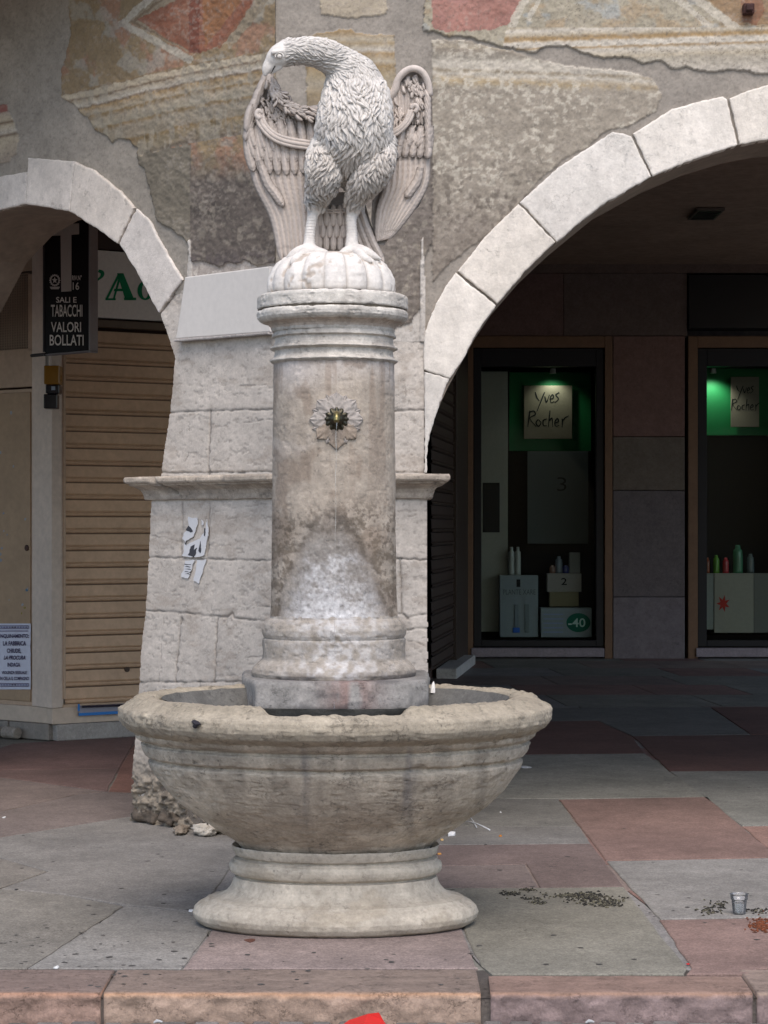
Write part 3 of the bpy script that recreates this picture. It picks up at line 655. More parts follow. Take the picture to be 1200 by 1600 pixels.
# impost moulding swept round the pier
tA = float(PLL.sz(232, 760)[0]); tB = float(PLR.sz(672, 760)[0])
plan = [pt2(PLL, tA, -.6), pt2(PLL, tA, 0), pt2(PLL, 0, 0), pt2(PLR, tB, 0), pt2(PLR, tB, -.6)]
plan = [np.array(p) for p in plan]
sp = 11.05/F
prof = [(-.02, 780), (.012, 779), (.016, 776), (.019, 770), (.030, 763), (.052, 758), (.078, 755), (.080, 753), (.092, 752), (.100, 749), (.100, 744), (.094, 741), (-.02, 740)]
prof = resample([(a, EYE+(HZ-b)*sp) for a, b in prof], .005)
nrm = []
for i in range(len(plan)):
    def en(a, b):
        e = b-a; e = e/np.linalg.norm(e); return np.array([e[1], -e[0]])
    if i == 0: n_ = en(plan[0], plan[1])
    elif i == len(plan)-1: n_ = en(plan[-2], plan[-1])
    else:
        a, b = en(plan[i-1], plan[i]), en(plan[i], plan[i+1]); n_ = (a+b)/(1+a@b)
    nrm.append(n_)
path = []; 
for i in range(len(plan)-1):
    m_ = max(2, int(np.linalg.norm(plan[i+1]-plan[i])/.008))
    for k in range(m_): u = k/m_; path.append((plan[i]*(1-u)+plan[i+1]*u, nrm[i]*(1-u)+nrm[i+1]*u))
path.append((plan[-1], nrm[-1]))
Vv = []; cc = []
for p_, n_ in path:
    for a, z in prof:
        f_ = fbm(p_[0]*16, p_[1]*16, z*10, 4, 120); chip = np.clip(fbm(p_[0]*5, p_[1]*5, 0, 3, 121)-.12, 0, 1)*(a > .06)
        pxx = 600+F*p_[0]/p_[1]; nt_ = math.exp(-((pxx-(285+(z-1.75)*-130))/3.5)**2)*(a > .02); q = p_+n_*(a-.03*nt_-.016*chip*4*min(1, a/.08)+.005*f_*(a > 0)); Vv.append((q[0], q[1], z+.005*f_))
        px = 600+F*q[0]/q[1]; e = C(172, 160, 146)*(1+.2*f_)*(1-.5*nt_)
        cc.append(e*(1-.22*sm(-.05, .2, fbm(p_[0]*9, p_[1]*9, z*30, 3, 125))))
mk('impost_moulding', Vv, gridf(len(path), len(prof)), M['rough'], bld, np.array(cc))
# ------- inside of the arcade: vault of the left bay, flat ceiling and enclosing walls
SH = Plane(97, 16.35, -33)        # shutter wall, going away to the right
SD = Plane(60, 16.45, 38)         # door wall, going away to the left
vA = resample(L_IN, 20); PV = Plane(97, 16.2, 20)
vB = resample([(-150, 505), (-60, 470), (0, 437), (30, 400), (60, 374), (90, 358), (125, 349), (170, 345), (240, 345), (320, 350), (390, 380), (430, 470), (440, 740)], 20)
def rs(p, n):
    d = np.r_[0, np.cumsum(np.linalg.norm(np.diff(p, axis=0), axis=1))]; u = np.linspace(0, d[-1], n)
    return np.stack([np.interp(u, d, p[:, 0]), np.interp(u, d, p[:, 1])], -1)
vA = resample([(-90, 385)]+L_IN[3:], 20); a3 = PLL.at(*rs(vA, 60).T, -.5); b3 = PV.at(*rs(vB, 60).T, 0)
Vv = np.stack([a3*(1-u)+b3*u+np.array([0, 0, .12*math.sin(math.pi*u)]) for u in np.linspace(0, 1, 14)], 0)
mk('vault', Vv.reshape(-1, 3), gridf(14, 60), M['dark'], bld, np.broadcast_to(C(168, 128, 100), (14*60, 3)))
cl = MB()
cl.add([(-9, 11.3, 4.78), (9, 11.3, 4.78), (9, 27.5, 4.78), (-9, 27.5, 4.78)], [(0, 1, 2, 3)], C(158, 134, 114))
cl.build('ceiling', M['dark'], bld)
en = MB()
en.add([(-9.5, 28, 0), (-9.5, 28, 9), (9, 28, 9), (9, 28, 0)], [(0, 1, 2, 3)], C(110, 98, 90))
en.add([(-9.5, 11, 9), (9, 11, 9), (9, 28, 9), (-9.5, 28, 9)], [(0, 1, 2, 3)], C(110, 98, 90))
en.build('outer_wall', M['dark'], bld)
# ------------------------------------------------------------------ plaque, peg, torn stickers
pq = MB(); pp = [(297, 432), (440, 416), (440, 522), (284, 530)]
V, Fc = slab_poly(PLL, [(298, 434), (XC-1, 417), (XC-1, 519), (284, 530)], .012, .040, .25, .004, 0, 30); pq.add(V, Fc, C(198, 193, 187))
plq = pq.build('wall_plaque', M['flat']); tag(plq, 'blank white marble plaque on the oblique wall face between the arch and the eagle', 'plaque')
ld = MB(); V, Fc = slab_poly(PLL, [(284, 530.6), (XC-1, 519.6), (XC-1, 523), (283, 535)], .008, .05, .6, .003, 0, 6); ld.add(V, Fc, C(160, 154, 150))
ld.build('ledge', M['rough'], plq)
pg = MB(); PLR.box(1159, 9, 1176, 25, 0, .06, .004, pg, C(70, 46, 42)); PLR.box(1162, 12, 1173, 22, .06, .085, .004, pg, C(60, 40, 38))
tag(pg.build('iron_peg', M['rough']), 'rusty square iron peg sticking out of the fresco at the upper right', 'peg')
def torn(polys, marks, name, label):
    mb = MB()
    for i, p in enumerate(polys):
        V, Fc = slab_poly(PLL, p, .004, .0085, 2.5, .0005, 30+i, 2.5); mb.add(V, Fc, C(196, 196, 198))
    o = mb.build(name, M['flat'])
    for i, p in enumerate(marks):
        m2 = MB(); V, Fc = slab_poly(PLL, p, .0075, .0095, 2.0, .0004, 60+i, 2.); m2.add(V, Fc, C(58, 58, 64)); m2.build('ink_mark', M['flat'], o); tag(o, label, 'sticker', 'torn paper stickers on the pier')
torn([[(297, 808), (311, 810), (309, 824), (304, 838), (298, 842), (291, 848), (287, 842), (290, 834), (296, 826)], [(316, 813), (320, 814), (319, 820), (316, 819)], [(288, 851), (300, 848), (314, 842), (322, 830), (325, 812), (327, 830), (322, 868), (308, 870), (287, 869), (289, 860)]],
     [[(293, 828), (297, 820), (300, 825), (303, 830), (299, 832)], [(322, 826), (324, 826), (323, 838), (321, 836)], [(296, 868), (300, 853), (306, 850), (305, 860), (310, 856), (308, 866), (304, 871)], [(312, 860), (316, 846), (317, 856), (314, 864)], [(291, 850), (294, 846), (293, 852)]],
     'torn_sticker', 'torn white sticker with black ink scraps, upper one on the pier')
torn([[(292, 876), (305, 875), (300, 890), (296, 903), (284, 902), (288, 890)], [(310, 875), (323, 875), (319, 892), (312, 912), (304, 908), (307, 895)]],
     [[(290+3*k % 7, 880+4*k), (300, 881+4*k), (300, 881.8+4*k), (290, 881+4*k)] for k in range(5)],
     'torn_sticker', 'thin torn paper scrap in two strips, just under the inky sticker on the pier')

# ------------------------------------------------------------------ tobacconist shop front (left)
BR = C(184, 160, 136)
shop = thing('shop_front', 'closed brown metal corner shop front with roller shutter under the left arch', 'shop front', SD.W(0, 0, -.1))
mb = MB()   # corner post
for x0, x1, pl, cc in ((53, 71, SD, C(112, 99, 90)),):
    pass
Pc = Plane(82, 16.28, 0)
tD0 = float(SD.sz(52, 900)[0]); tS0 = 0.
d0 = SD.W(tD0, 0, .012)[:2]; s0 = SH.W(0, 0, .012)[:2]; mid = Pc.W(0, 0, .03)[:2]
zb_, zt_ = float(Pc.sz(82, 1106)[1]), 4.6
q = [d0, mid, s0, s0+np.array([.05, .3]), d0+np.array([.0, .3])]
n = 5; V = [(a, b, zb_) for a, b in q]+[(a, b, zt_) for a, b in q]
mb.add(V, [tuple(range(n)), tuple(range(n, 2*n))]+[(i, (i+1) % n, n+(i+1) % n, n+i) for i in range(n)], C(206, 190, 174))
mb.build('corner_post', M['paint'], shop)
mb = MB()   # door wall: surround, recessed door leaf, grille
SD.box(-60, 610, 52, 1099, -.02, .0, .002, mb, BR)
dr = mb.build('door', M['paint'], shop)
m2 = MB(); SD.box(-8, 614, 49, 1094, .001, .012, .006, m2, C(164, 140, 112)); m2.build('door_panel', M['paint'], dr)
m2 = MB(); V, Fc = slab_poly(SD, [(44+3*math.cos(a), 856+5*math.sin(a)) for a in np.linspace(0, 6.28, 14)[:-1]], .012, .02, 0, .002, 0, 2); m2.add(V, Fc, C(64, 38, 28)); m2.build('lock', M['paint'], dr)
m2 = MB()
m2 = MB()
for k in range(18):
    a, b = random.choice([(random.uniform(0, 50), random.uniform(790, 960)), (random.uniform(0, 14), random.uniform(815, 850)), (random.uniform(2, 48), random.uniform(640, 960))]); r_ = random.uniform(.8, 2.2)
    V, Fc = slab_poly(SD, [(a+r_*random.uniform(.6, 1.4)*math.cos(t), b+r_*random.uniform(.6, 1.8)*math.sin(t)) for t in np.linspace(0, 6.28, 7)[:-1]], .0115, .0128, 0, .0002, k, 2); m2.add(V, Fc, random.choice([C(150, 156, 160), C(140, 142, 146), C(90, 120, 140), C(140, 125, 60)])); m2.build('paper_remnant', M['flat'], dr); m2 = MB()
mb = MB(); SD.box(-60, 548, 52, 607, -.02, .004, .003, mb, BR*.95); SD.box(-60, 330, 52, 428, -.02, .004, .003, mb, BR*.8); SD.box(44, 428, 52, 548, -.02, .004, .003, mb, BR*.9); SD.box(-60, 428, 44, 548, -.06, -.04, .003, mb, BR*.25)
mb.build('transom', M['paint'], shop)
mb = MB()
for j in range(30):           # perforated grille made of thin crossed bars
    y = 430+4*j; SD.box(-30, y, 44, y+1.9, -.02, -.014, .0005, mb, BR*.6)
for i in range(20):
    x = -30+3.8*i; SD.box(x, 430, x+1.9, 548, -.014, -.010, .0005, mb, BR*.6)
mb.build('grille', M['paint'], shop)
mb = MB()   # kick board and stone step, both walls
for pl, xa, xb in ((SD, -70, 84), (SH, 82, 420)):
    e = 0.
    ta, tb = float(pl.sz(xa, 1110)[0]), float(pl.sz(xb, 1110)[0])
    if pl is SH: ta -= .02
    for z0, z1, o1, cc in ((.125, .245, .035, C(192, 176, 158)),):
        O = pl.W(ta, z0, -.2); mb.add(*bevel_box(O, pl.W(tb, z0, -.2)-O, np.array([0, 0, z1-z0]), pl.W(ta, z0, o1)-O, .004), cc)
mb.build('kick_board', M['paint'], shop)
mb = MB()
for pl, xa, xb in ((SD, -70, 20), (SD, 21, 84), (SH, 84, 420)):
    ta, tb = float(pl.sz(xa, 1110)[0]), float(pl.sz(xb, 1110)[0])
    O = pl.W(ta+.004, 0, -.2); mb.add(*bevel_box(O, pl.W(tb-.004, 0, -.2)-O, np.array([0, 0, .122]), pl.W(ta+.004, 0, .05)-O, .006), C(136, 130, 122) if pl is SD else C(156, 152, 146))
mb.build('plinth', M['stone'], shop)
# roller shutter: one profiled curtain
def shutter(pl, x0, x1, y0, y1, pitch, out, c, name, parent, ref):
    t0, t1 = float(pl.sz(x0, 800)[0]), float(pl.sz(x1, 800)[0])
    za, zb = float(pl.sz(ref, y1)[1]), float(pl.sz(ref, y0)[1]); pz_ = pitch*(pl.sz(ref, 0)[1]-pl.sz(ref, 1)[1])
    zz = []; oo = []; z = zb
    while z > za:
        for u, o_ in ((0, 0), (.60, .004), (.66, .0), (.70, -.006), (.72, .006), (.80, .014), (.88, .010), (.93, -.002), (.96, -.014), (1., -.014)):
            zz.append(z-u*pz_); oo.append(o_)
        z -= pz_
    zz, oo = np.array(zz), np.array(oo); T_ = np.linspace(t0, t1, 12)
    TT, ZZ = np.meshgrid(T_, zz, indexing='ij'); OO = np.broadcast_to(oo, TT.shape)
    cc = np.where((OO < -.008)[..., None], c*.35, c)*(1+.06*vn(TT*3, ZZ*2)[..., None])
    return mk(name, pl.W(TT, ZZ, out+OO).reshape(-1, 3), gridf(12, len(zz)), M['paint'], parent, cc.reshape(-1, 3), False)
shutter(SH, 101, 420, 518, 1092, 26.4, 0., C(198, 168, 138), 'roller_shutter', shop, 170)
mb = MB(); SH.box(97, 518, 101, 1092, -.03, .022, .002, mb, BR); SH.box(97, 1093, 420, 1103, -.03, .02, .002, mb, BR); mb.build('shutter_frame', M['paint'], shop)
m2 = MB(); V, Fc = slab_poly(SH, [(198+4*math.cos(a), 1046+4*math.sin(a)) for a in np.linspace(0, 6.28, 16)[:-1]], .0, .012, 0, .003, 0, 2); m2.add(V, Fc, C(70, 55, 45)); m2.build('shutter_lock', M['paint'], shop)
mb = MB(); SH.box(97, 506, 420, 517.5, -.03, .05, .004, mb, C(104, 90, 74)); SH.box(97, 330, 420, 398, -.03, .03, .004, mb, C(60, 40, 34)); mb.build('lintel', M['paint'], shop)
# fascia board with green serif lettering
fb = MB(); SH.box(97, 400, 420, 503, -.02, .05, .004, fb, C(226, 222, 214)); fo = fb.build('fascia_board', M['enamel'], shop)
lt = MB(); GR = C(16, 130, 84)
L = lambda pts: put_poly(lt, SH, pts, .0525, GR)
L([(171, 470), (174, 470), (186, 428), (182, 428)]); L([(178, 428), (188, 428), (205, 469), (191, 469)]); L([(174, 452), (192, 452), (193, 456), (173, 456)]); L([(160, 470), (160, 467), (176, 467), (176, 470)]); L([(189, 466), (208, 466), (208, 470), (189, 470)]); L([(160, 468), (164, 468), (183, 430), (180, 428)])
put_stroke(lt, SH, [(149, 424), (155, 427), (154, 433), (147, 439)], 6, .0525, GR)
el = [(222+12*math.cos(a), 455+15*math.sin(a)) for a in np.linspace(0, 6.28, 25)]; ei = [(222+5*math.cos(a), 455+12*math.sin(a)) for a in np.linspace(0, 6.28, 25)]
p = np.array(el+ei); lt.add(SH.at(p[:, 0], p[:, 1], .0525), [(i, i+1, 26+i, 25+i) for i in range(24)], GR)
L([(228, 427), (238, 427), (238, 469), (230, 469)]); L([(222, 427), (232, 427), (232, 430), (222, 430)]); L([(232, 466), (243, 466), (243, 470), (232, 470)])
lt.build('lettering', M['enamel'], fo)
# the closed bulk of the shop behind
bk = MB()
pA = SH.W(0, 0, -.3)[:2]; pB = SH.W(float(SH.sz(430, 800)[0]), 0, -.05)[:2]
sR = np.array([(668-600)*22./F, 22.]); sE = np.array([(728-600)*26.5/F, 26.55]); pL = SD.W(-4.5, 0, -.1)[:2]
q = [pL, SD.W(0, 0, -.1)[:2], SH.W(0, 0, -.06)[:2], pB, sR+[-.06, .03], sE+[-.06, 0], np.array([-9, 26.6])]; n = len(q)
V = [(a, b, 0) for a, b in q]+[(a, b, 4.76) for a, b in q]
bk.add(V, [(i, (i+1) % n, n+(i+1) % n, n+i) for i in range(n)]+[tuple(range(n, 2*n))], C(70, 52, 44)); bk.build('shop_wall', M['dark'], shop)
# second shutter on the return of the shop, seen right of the pier
ang = math.degrees(math.atan2(-(sE-sR)[1], (sE-sR)[0])); S2 = Plane(668, 22., ang)
sh2 = thing('side_shutter', 'dark roller shutter seen edge-on just right of the pier inside the arcade', 'shutter', (sR[0], sR[1], 0))
shutter(S2, 669, 704, 560, 1030, 21., .03, C(64, 50, 42), 'shutter_curtain', sh2, 680)
mb = MB(); S2.box(704, 540, 722, 1030, -.02, .07, .004, mb, C(62, 50, 42)); S2.box(668, 530, 722, 558, -.02, .07, .004, mb, C(62, 50, 42)); mb.build('shutter_frame', M['paint'], sh2)
mb = MB(); S2.box(684, 1034, 716, 1058, -.02, .2, .01, mb, C(176, 172, 166)); tag(mb.build('stone_block', M['stone']), 'small pale stone block at the foot of the dark shutter right of the fountain', 'block')

# hanging tobacco sign
SG = Plane(105, 15.2, 43)
sg = thing('tobacco_sign', 'black hanging tobacconist sign with white T and lettering under the left arch', 'sign', SG.at(105, 553, 0))
mb = MB(); SG.box(70, 318, 139.2, 550, -.06, -.002, .003, mb, C(20, 18, 22)); board = mb.build('sign_board', M['enamel'], sg)
mb = MB(); SG.box(139.2, 318, 141.6, 551, -.065, .004, .001, mb, C(150, 150, 152)); SG.box(68, 550.2, 141.6, 552.4, -.065, .004, .001, mb, C(130, 130, 134)); SG.box(67.5, 318, 69.8, 550, -.065, .004, .001, mb, C(60, 60, 64)); mb.build('sign_frame', M['enamel'], sg)
mb = MB(); WH = C(235, 233, 228)
put_poly(mb, SG, [(71, 352), (124, 349), (124, 366), (112, 367), (112, 455), (96, 456), (95, 368), (71, 369)], .002, C(200, 196, 190))
for s_, a, b, c_, d_2 in (('RIV.N°', 113, 430, 128, 438), ('16', 114, 441, 124, 453), ('SALI E', 88, 464, 120, 473), ('TABACCHI', 80, 476, 129, 495), ('VALORI', 80, 503, 127, 519), ('BOLLATI', 78, 523, 131, 540)):
    put_text(mb, SG, s_, a, b, c_, d_2, .002, WH)
p = [(86+(7.5 if k % 2 else 9)*math.cos(a), 438+(8.5 if k % 2 else 10)*math.sin(a)) for k, a in enumerate(np.linspace(0, 2*math.pi, 33)[:-1])]; pi_ = [(86+5.6*math.cos(a), 438+6.6*math.sin(a)) for a in np.linspace(0, 2*math.pi, 33)[:-1]]
pp = np.array(p+pi_); mb.add(SG.at(pp[:, 0], pp[:, 1], .002), [(i, (i+1) % 32, 32+(i+1) % 32, 32+i) for i in range(32)], WH*.8)
put_poly(mb, SG, [(86+(4.8 if k % 2 == 0 else 2)*math.sin(a), 438-(5.6 if k % 2 == 0 else 2.4)*math.cos(a)) for k, a in enumerate(np.linspace(0, 2*math.pi, 11)[:-1])], .003, WH)
put_poly(mb, SG, [(78, 448), (94, 448), (92, 452), (80, 452)], .002, WH*.8)
mb.build('lettering', M['flat'], board)
mb = MB(); V, Fc = tube(np.array([SG.at(46, 554, 0)+[0, .1, 0], SG.at(72, 553.5, 0)]), .012, 8); mb.add(V, Fc, C(40, 34, 32)); mb.build('bracket', M['paint'], sg)
# boxes on the post
def boxthing(name, label, cat, pl, parts, mt='paint'):
    mb = MB()
    for (a, b, c_, d_2, o0, o1, cc) in parts: pl.box(a, b, c_, d_2, o0, o1, .006, mb, cc)
    return tag(mb.build(name, M[mt]), label, cat)
yb = boxthing('junction_box', 'mustard yellow box under the hanging tobacco sign', 'box', Pc, [(75, 574, 99, 603, .04, .2, C(140, 100, 20)), (73, 556, 78, 574, .05, .08, C(150, 145, 135))], 'gloss')
kk = boxthing('card_reader', 'small black device with pale button below the mustard yellow box', 'device', Pc, [(77, 603.5, 98, 617, .04, .18, C(24, 24, 34)), (73, 617.5, 94, 640, .04, .15, C(22, 22, 30))], 'gloss')
mb = MB(); Pc.box(86, 606, 92, 612, .18, .184, .001, mb, C(150, 165, 180)); mb.build('button', M['flat'], kk)
# newspaper bill
NB = SD
nb = MB(); T_, Z_ = np.meshgrid(np.linspace(1, 51, 14), np.linspace(974, 1077, 30), indexing='ij')
fold = .02+.006*np.abs(np.sin((Z_-1022)/14))*np.exp(-np.abs(Z_-1024)/14)+.004*fbm(T_/14, Z_/14, 0, 2, 3)
V = np.concatenate([SD.at(T_, Z_, fold).reshape(-1, 3), SD.at(T_, Z_, fold-.0015).reshape(-1, 3)]); Fc = gridf(14, 30); Fc += [tuple(i+420 for i in f)[::-1] for f in Fc]
nb.add(V, Fc, C(206, 208, 220)); bill = tag(nb.build('newspaper_bill', M['flat'], smooth=True), 'white newspaper headline bill taped to the brown door at the left edge', 'poster')
lt = MB(); NK = C(62, 52, 82); OU = .0285
for s_, a, b, c_, d_2, shr in (('INQUINAMENTO:', 4, 990.5, 49.5, 997.5, 0), ('LA FABBRICA', 9, 1001.5, 45, 1008.5, 0), ('CHIUDE,', 15, 1013, 37, 1021, 0), ('LA PROCURA', 10, 1024, 44, 1030.5, .3), ('INDAGA', 16, 1035, 36, 1041.5, 0), ('VIOLENZA SESSUALE', 7, 1048, 46, 1053, 0), ('IN CELLA IL COMPAGNO', 4.5, 1057, 49.5, 1062.5, 0)):
    put_text(lt, SD, s_, a, b, c_, d_2, OU, NK, shr, .03)
for y0, y1 in ((977, 982.5), (1067, 1072.5)):
    for bx in ((2.5, y0, 49, y0+.9), (2.5, y1-.9, 49, y1), (2.5, y0, 3.3, y1), (48.2, y0, 49, y1)): put_poly(lt, SD, [(bx[0], bx[1]), (bx[2], bx[1]), (bx[2], bx[3]), (bx[0], bx[3])], OU, NK*1.6)
    for k in range(10):
        x_ = 5+k*4.3; put_poly(lt, SD, [(x_, y0+1.8), (x_+3.4, y0+1.8), (x_+3.4, y1-1.8), (x_, y1-1.8)], OU, C(120, 122, 156) if k not in (4, 5) else NK)
put_poly(lt, SD, [(3, 985), (48, 985), (48, 986.4), (3, 986.4)], OU, C(120, 110, 140))
lt.build('lettering', M['flat'], bill)
# blue edged strip under the shutter
mb = MB(); SH.box(118, 1099, 245, 1112, .036, .06, .002, mb, C(142, 142, 152)); st = tag(mb.build('paper_strip', M['flat']), 'blue edged strip lying along the foot of the left roller shutter', 'strip')
mb = MB(); SH.box(117, 1110, 245, 1114.5, .061, .066, .0005, mb, C(50, 120, 190)); SH.box(116, 1099, 119, 1110, .061, .066, .0005, mb, C(50, 120, 190)); mb.build('blue_edge', M['gloss'], st)
mb = MB(); V, Fc = tube(SH.at(np.linspace(122, 245, 8), np.linspace(1103, 1098.5, 8), .075), .009, 8); mb.add(V, Fc, C(50, 48, 60)); mb.build('dark_rod', M['gloss'], st)
# pale pipe at the foot of the door
for a, b, lab in ((-30, 20, 'longer pale stone roll lying at the foot of the brown door, left frame edge'), (24, 45, 'shorter pale stone roll on the ground below the newspaper bill')):
    c0 = SD.at(a, 1144, .11); c1 = SD.at(b, 1148, .11); c0[2] = c1[2] = .045
    u = np.linspace(0, 1, 12)[:, None]; V, Fc = tube(c0*(1-u)+c1*u, .043+.003*np.sin(np.arange(12)*2.1), 12)
    mb = MB(); mb.add(V, Fc, C(150, 142, 132)); tag(mb.build('stone_roll', M['rough']), lab, 'stone')

# ------------------------------------------------------------------ back wall of the arcade with the two lit shop windows
BK = Plane(850, 26.6, 0)
bw = thing('arcade_back_wall', 'dark stone back wall between the two shop windows deep in the arcade', 'wall', BK.W(0, 0, 0))
mb = MB(); ds = lambda a, b, c_, d_2, o1, cc: BK.box(a, b, c_, d_2, -.3, o1, .004, mb, cc)
ds(957.5, 526, 1069, 682, .05, C(118, 92, 84)); ds(957.5, 683, 1069, 766, .05, C(106, 96, 86)); ds(957.5, 767, 1069, 932, .052, C(102, 94, 94)); ds(957.5, 933, 1069, 1029, .054, C(116, 108, 110))
ds(640, 350, 1500, 427, .03, C(104, 88, 80)); ds(640, 427.5, 880, 525, .032, C(108, 86, 80)); ds(880.6, 427.5, 1073, 525, .03, C(100, 86, 80)); ds(1290, 427.5, 1500, 1029, .03, C(90, 80, 76))
mb.build('stone_cladding', M['stone'], bw)
mb = MB(); BK.box(1075, 430, 1289, 514, -.3, .06, .004, mb, C(16, 15, 18)); mb.build('dark_panel', M['gloss'], bw)
def window(x0, x1, lab, xin0, xin1):
    wd = thing('shop_window', lab, 'window', BK.W(float(BK.sz((x0+x1)/2, 0)[0]), 0, 0), 'shop windows at the back of the arcade')
    mb = MB()
    for b in ((x0-16, 526, x0-1, 1029), (x1+1, 526, x1+13, 1029), (x0-.9, 526, x1+.9, 544)): BK.box(*b, -.28, .07, .005, mb, C(112, 84, 62))
    mb.build('wooden_surround', M['paint'], wd)
    mb = MB()
    for b in ((x0, 545, xin0, 1010), (xin1, 545, x1, 1010), (xin0+.1, 545, xin1-.1, 573), (xin0+.1, 1000, xin1-.1, 1010)): BK.box(*b, -.1, .03, .004, mb, C(18, 16, 20))
    mb.build('frame', M['paint'], wd)
    mb = MB(); BK.box(xin0, 573, xin1, 1000, -.06, -.045, .001, mb, C(200, 200, 200)); mb.build('pane', M['glass'], wd)
    mb = MB(); BK.box(x0-4, 1012, x1, 1026, -.05, .1, .006, mb, C(140, 130, 134)); mb.build('sill', M['stone'], wd)
    mb = MB()   # display box lining behind
    a, b = float(BK.sz(x0-10, 0)[0]), float(BK.sz(x1+10, 0)[0]); z0, z1 = float(BK.sz(850, 1001)[1]), float(BK.sz(850, 560)[1])
    q = BK.W([a, b, b, a, a, b, b, a], [z0, z0, z1, z1]*2, [-.1]*4+[-1.3]*4)
    mb.add(q, [(4, 5, 6, 7), (0, 1, 5, 4), (3, 7, 6, 2), (0, 4, 7, 3), (1, 2, 6, 5)], C(40, 34, 32)); mb.build('display_case', M['flat'], wd)
    return wd
w1 = window(740, 943, 'left of the two dark shop windows at the back of the arcade', 752, 931)
w2 = window(1090, 1276, 'right shop window at the back of the arcade, cut by the frame edge', 1104, 1262)
def board(name, lab, cat, parts, mt='flat', group=None, lets=()):
    mb = MB()
    for (a, b, c_, d_2, o0, o1, cc) in parts: BK.box(a, b, c_, d_2, o0, o1, .003, mb, cc)
    o = tag(mb.build(name, M[mt]), lab, cat, group)
    if lets:
        m2 = MB()
        for f in lets: f(m2)
        m2.build('lettering', M['flat'], o)
    return o
GRN = C(8, 96, 48)
board('green_backboard', 'green board behind the brand poster in the left shop window', 'board', [(800, 576, 931, 702, -.62, -.6, GRN)])
board('green_backboard', 'bright lamp-lit green board in the right shop window', 'board', [(1104, 570, 1262, 677, -.62, -.6, GRN)])
def brand(mb, X, Y, S, out):
    k = C(20, 24, 20)
    T_ = lambda pts, wd=3.2: put_stroke(mb, BK, [(X+(a-297)*S, Y+(b-235)*S) for a, b in pts], wd*S*1.7, out, k)
    T_([(340, 262), (346, 282), (356, 296)]); T_([(376, 262), (362, 296), (346, 336)]); T_([(376, 278), (383, 300), (394, 272)]); T_([(396, 290), (409, 284), (406, 272), (397, 284), (400, 302), (413, 297)]); T_([(431, 264), (418, 273), (428, 288), (414, 303)])
    T_([(320, 332), (316, 362), (312, 394)]); T_([(316, 340), (334, 334), (340, 348), (320, 362), (344, 394)]); T_([(350, 366), (343, 380), (352, 392), (362, 378), (351, 366)]); T_([(384, 364), (371, 370), (371, 388), (384, 390)])
    T_([(396, 332), (393, 362), (390, 394)]); T_([(391, 372), (404, 362), (406, 394)]); T_([(414, 380), (428, 374), (424, 362), (414, 376), (418, 392), (431, 388)]); T_([(442, 362), (443, 378), (442, 396)]); T_([(443, 374), (453, 360), (467, 352)])
board('brand_poster', 'cream poster with brushed lettering on green in the left shop window', 'poster', [(823, 598, 900, 683, -.55, -.54, C(120, 112, 94))], lets=[lambda m: brand(m, 823, 597, .42, -.537)])
board('brand_poster', 'cream poster with brushed lettering on green in the right shop window', 'poster', [(1153, 584, 1198, 664, -.55, -.54, C(112, 104, 90))], lets=[lambda m: brand(m, 1149, 590, .30, -.537)])
board('standing_panel', 'tall pale panel with a black rectangle at the left of the left shop window', 'panel', [(754, 576, 797, 990, -.5, -.48, C(150, 148, 138)), (757, 753, 784, 832, -.48, -.475, C(14, 12, 14))])
board('number_panel', 'grey panel with a thin 3 in the middle of the left shop window', 'panel', [(829, 703, 926, 850, -.58, -.56, C(78, 84, 84))], lets=[lambda m: put_text(m, BK, '3', 876, 744, 891, 766, -.557, C(12, 12, 14), 0, -.01)])
board('display_box', 'white box marked 1 on the floor of the left shop window', 'box', [(783, 900, 843, 997, -.5, -.25, C(140, 148, 152)), (806, 945, 812, 990, -.249, -.235, C(120, 130, 136)), (822, 945, 829, 990, -.249, -.235, C(120, 130, 132)), (803, 982, 814, 990, -.234, -.225, C(50, 100, 190))], lets=[lambda m: put_text(m, BK, '1', 809, 906, 815, 918, -.247, C(20, 20, 24)), lambda m: put_text(m, BK, 'PLANTE XARE', 788, 922, 839, 930, -.247, C(90, 96, 100), 0, 0)])
board('display_box', 'pale box marked 2 standing on the offer box in the left shop window', 'box', [(858, 897, 912, 926, -.5, -.3, C(150, 144, 138)), (862, 926, 908, 949, -.5, -.33, C(128, 118, 90))], lets=[lambda m: put_text(m, BK, '2', 880, 904, 889, 915, -.297, C(10, 10, 12))])
def ell(m): put_poly(m, BK, [(906+19*math.cos(a), 974+15*math.sin(a)) for a in np.linspace(0, 6.28, 30)[:-1]], -.197, C(10, 100, 80)); put_text(m, BK, '-40', 890, 967, 917, 981, -.194, C(190, 220, 210))
board('offer_box', 'white box with a green minus 40 oval in the left shop window', 'box', [(847, 951, 927, 997, -.5, -.2, C(140, 148, 152))], lets=[ell, lambda m: [put_poly(m, BK, [(851, 960+7*k), (882, 960+7*k), (882, 962+7*k), (851, 962+7*k)], -.197, C(140, 150, 180)) for k in range(5)]])
def tubeprod(x, y0, y1, r, c, lab, out=-.38, name='cream_tube', cat='tube', group='small products in the shop windows'):
    b = BK.at(x, y1, out); t = BK.at(x, y0, out); h = t[2]-b[2]; rr = r*26.6/F
    V, Fc, _ = lathe([(0.001, b[2]+h), (rr*.5, b[2]+h), (rr*.55, b[2]+h*.86), (rr*.9, b[2]+h*.82), (rr, b[2]+h*.6), (rr, b[2]), (0.001, b[2])], (b[0], b[1]), 14, .03)
    mb = MB(); mb.add(V, Fc, c); tag(mb.build(name, M['gloss'], smooth=True), lab, cat, group)
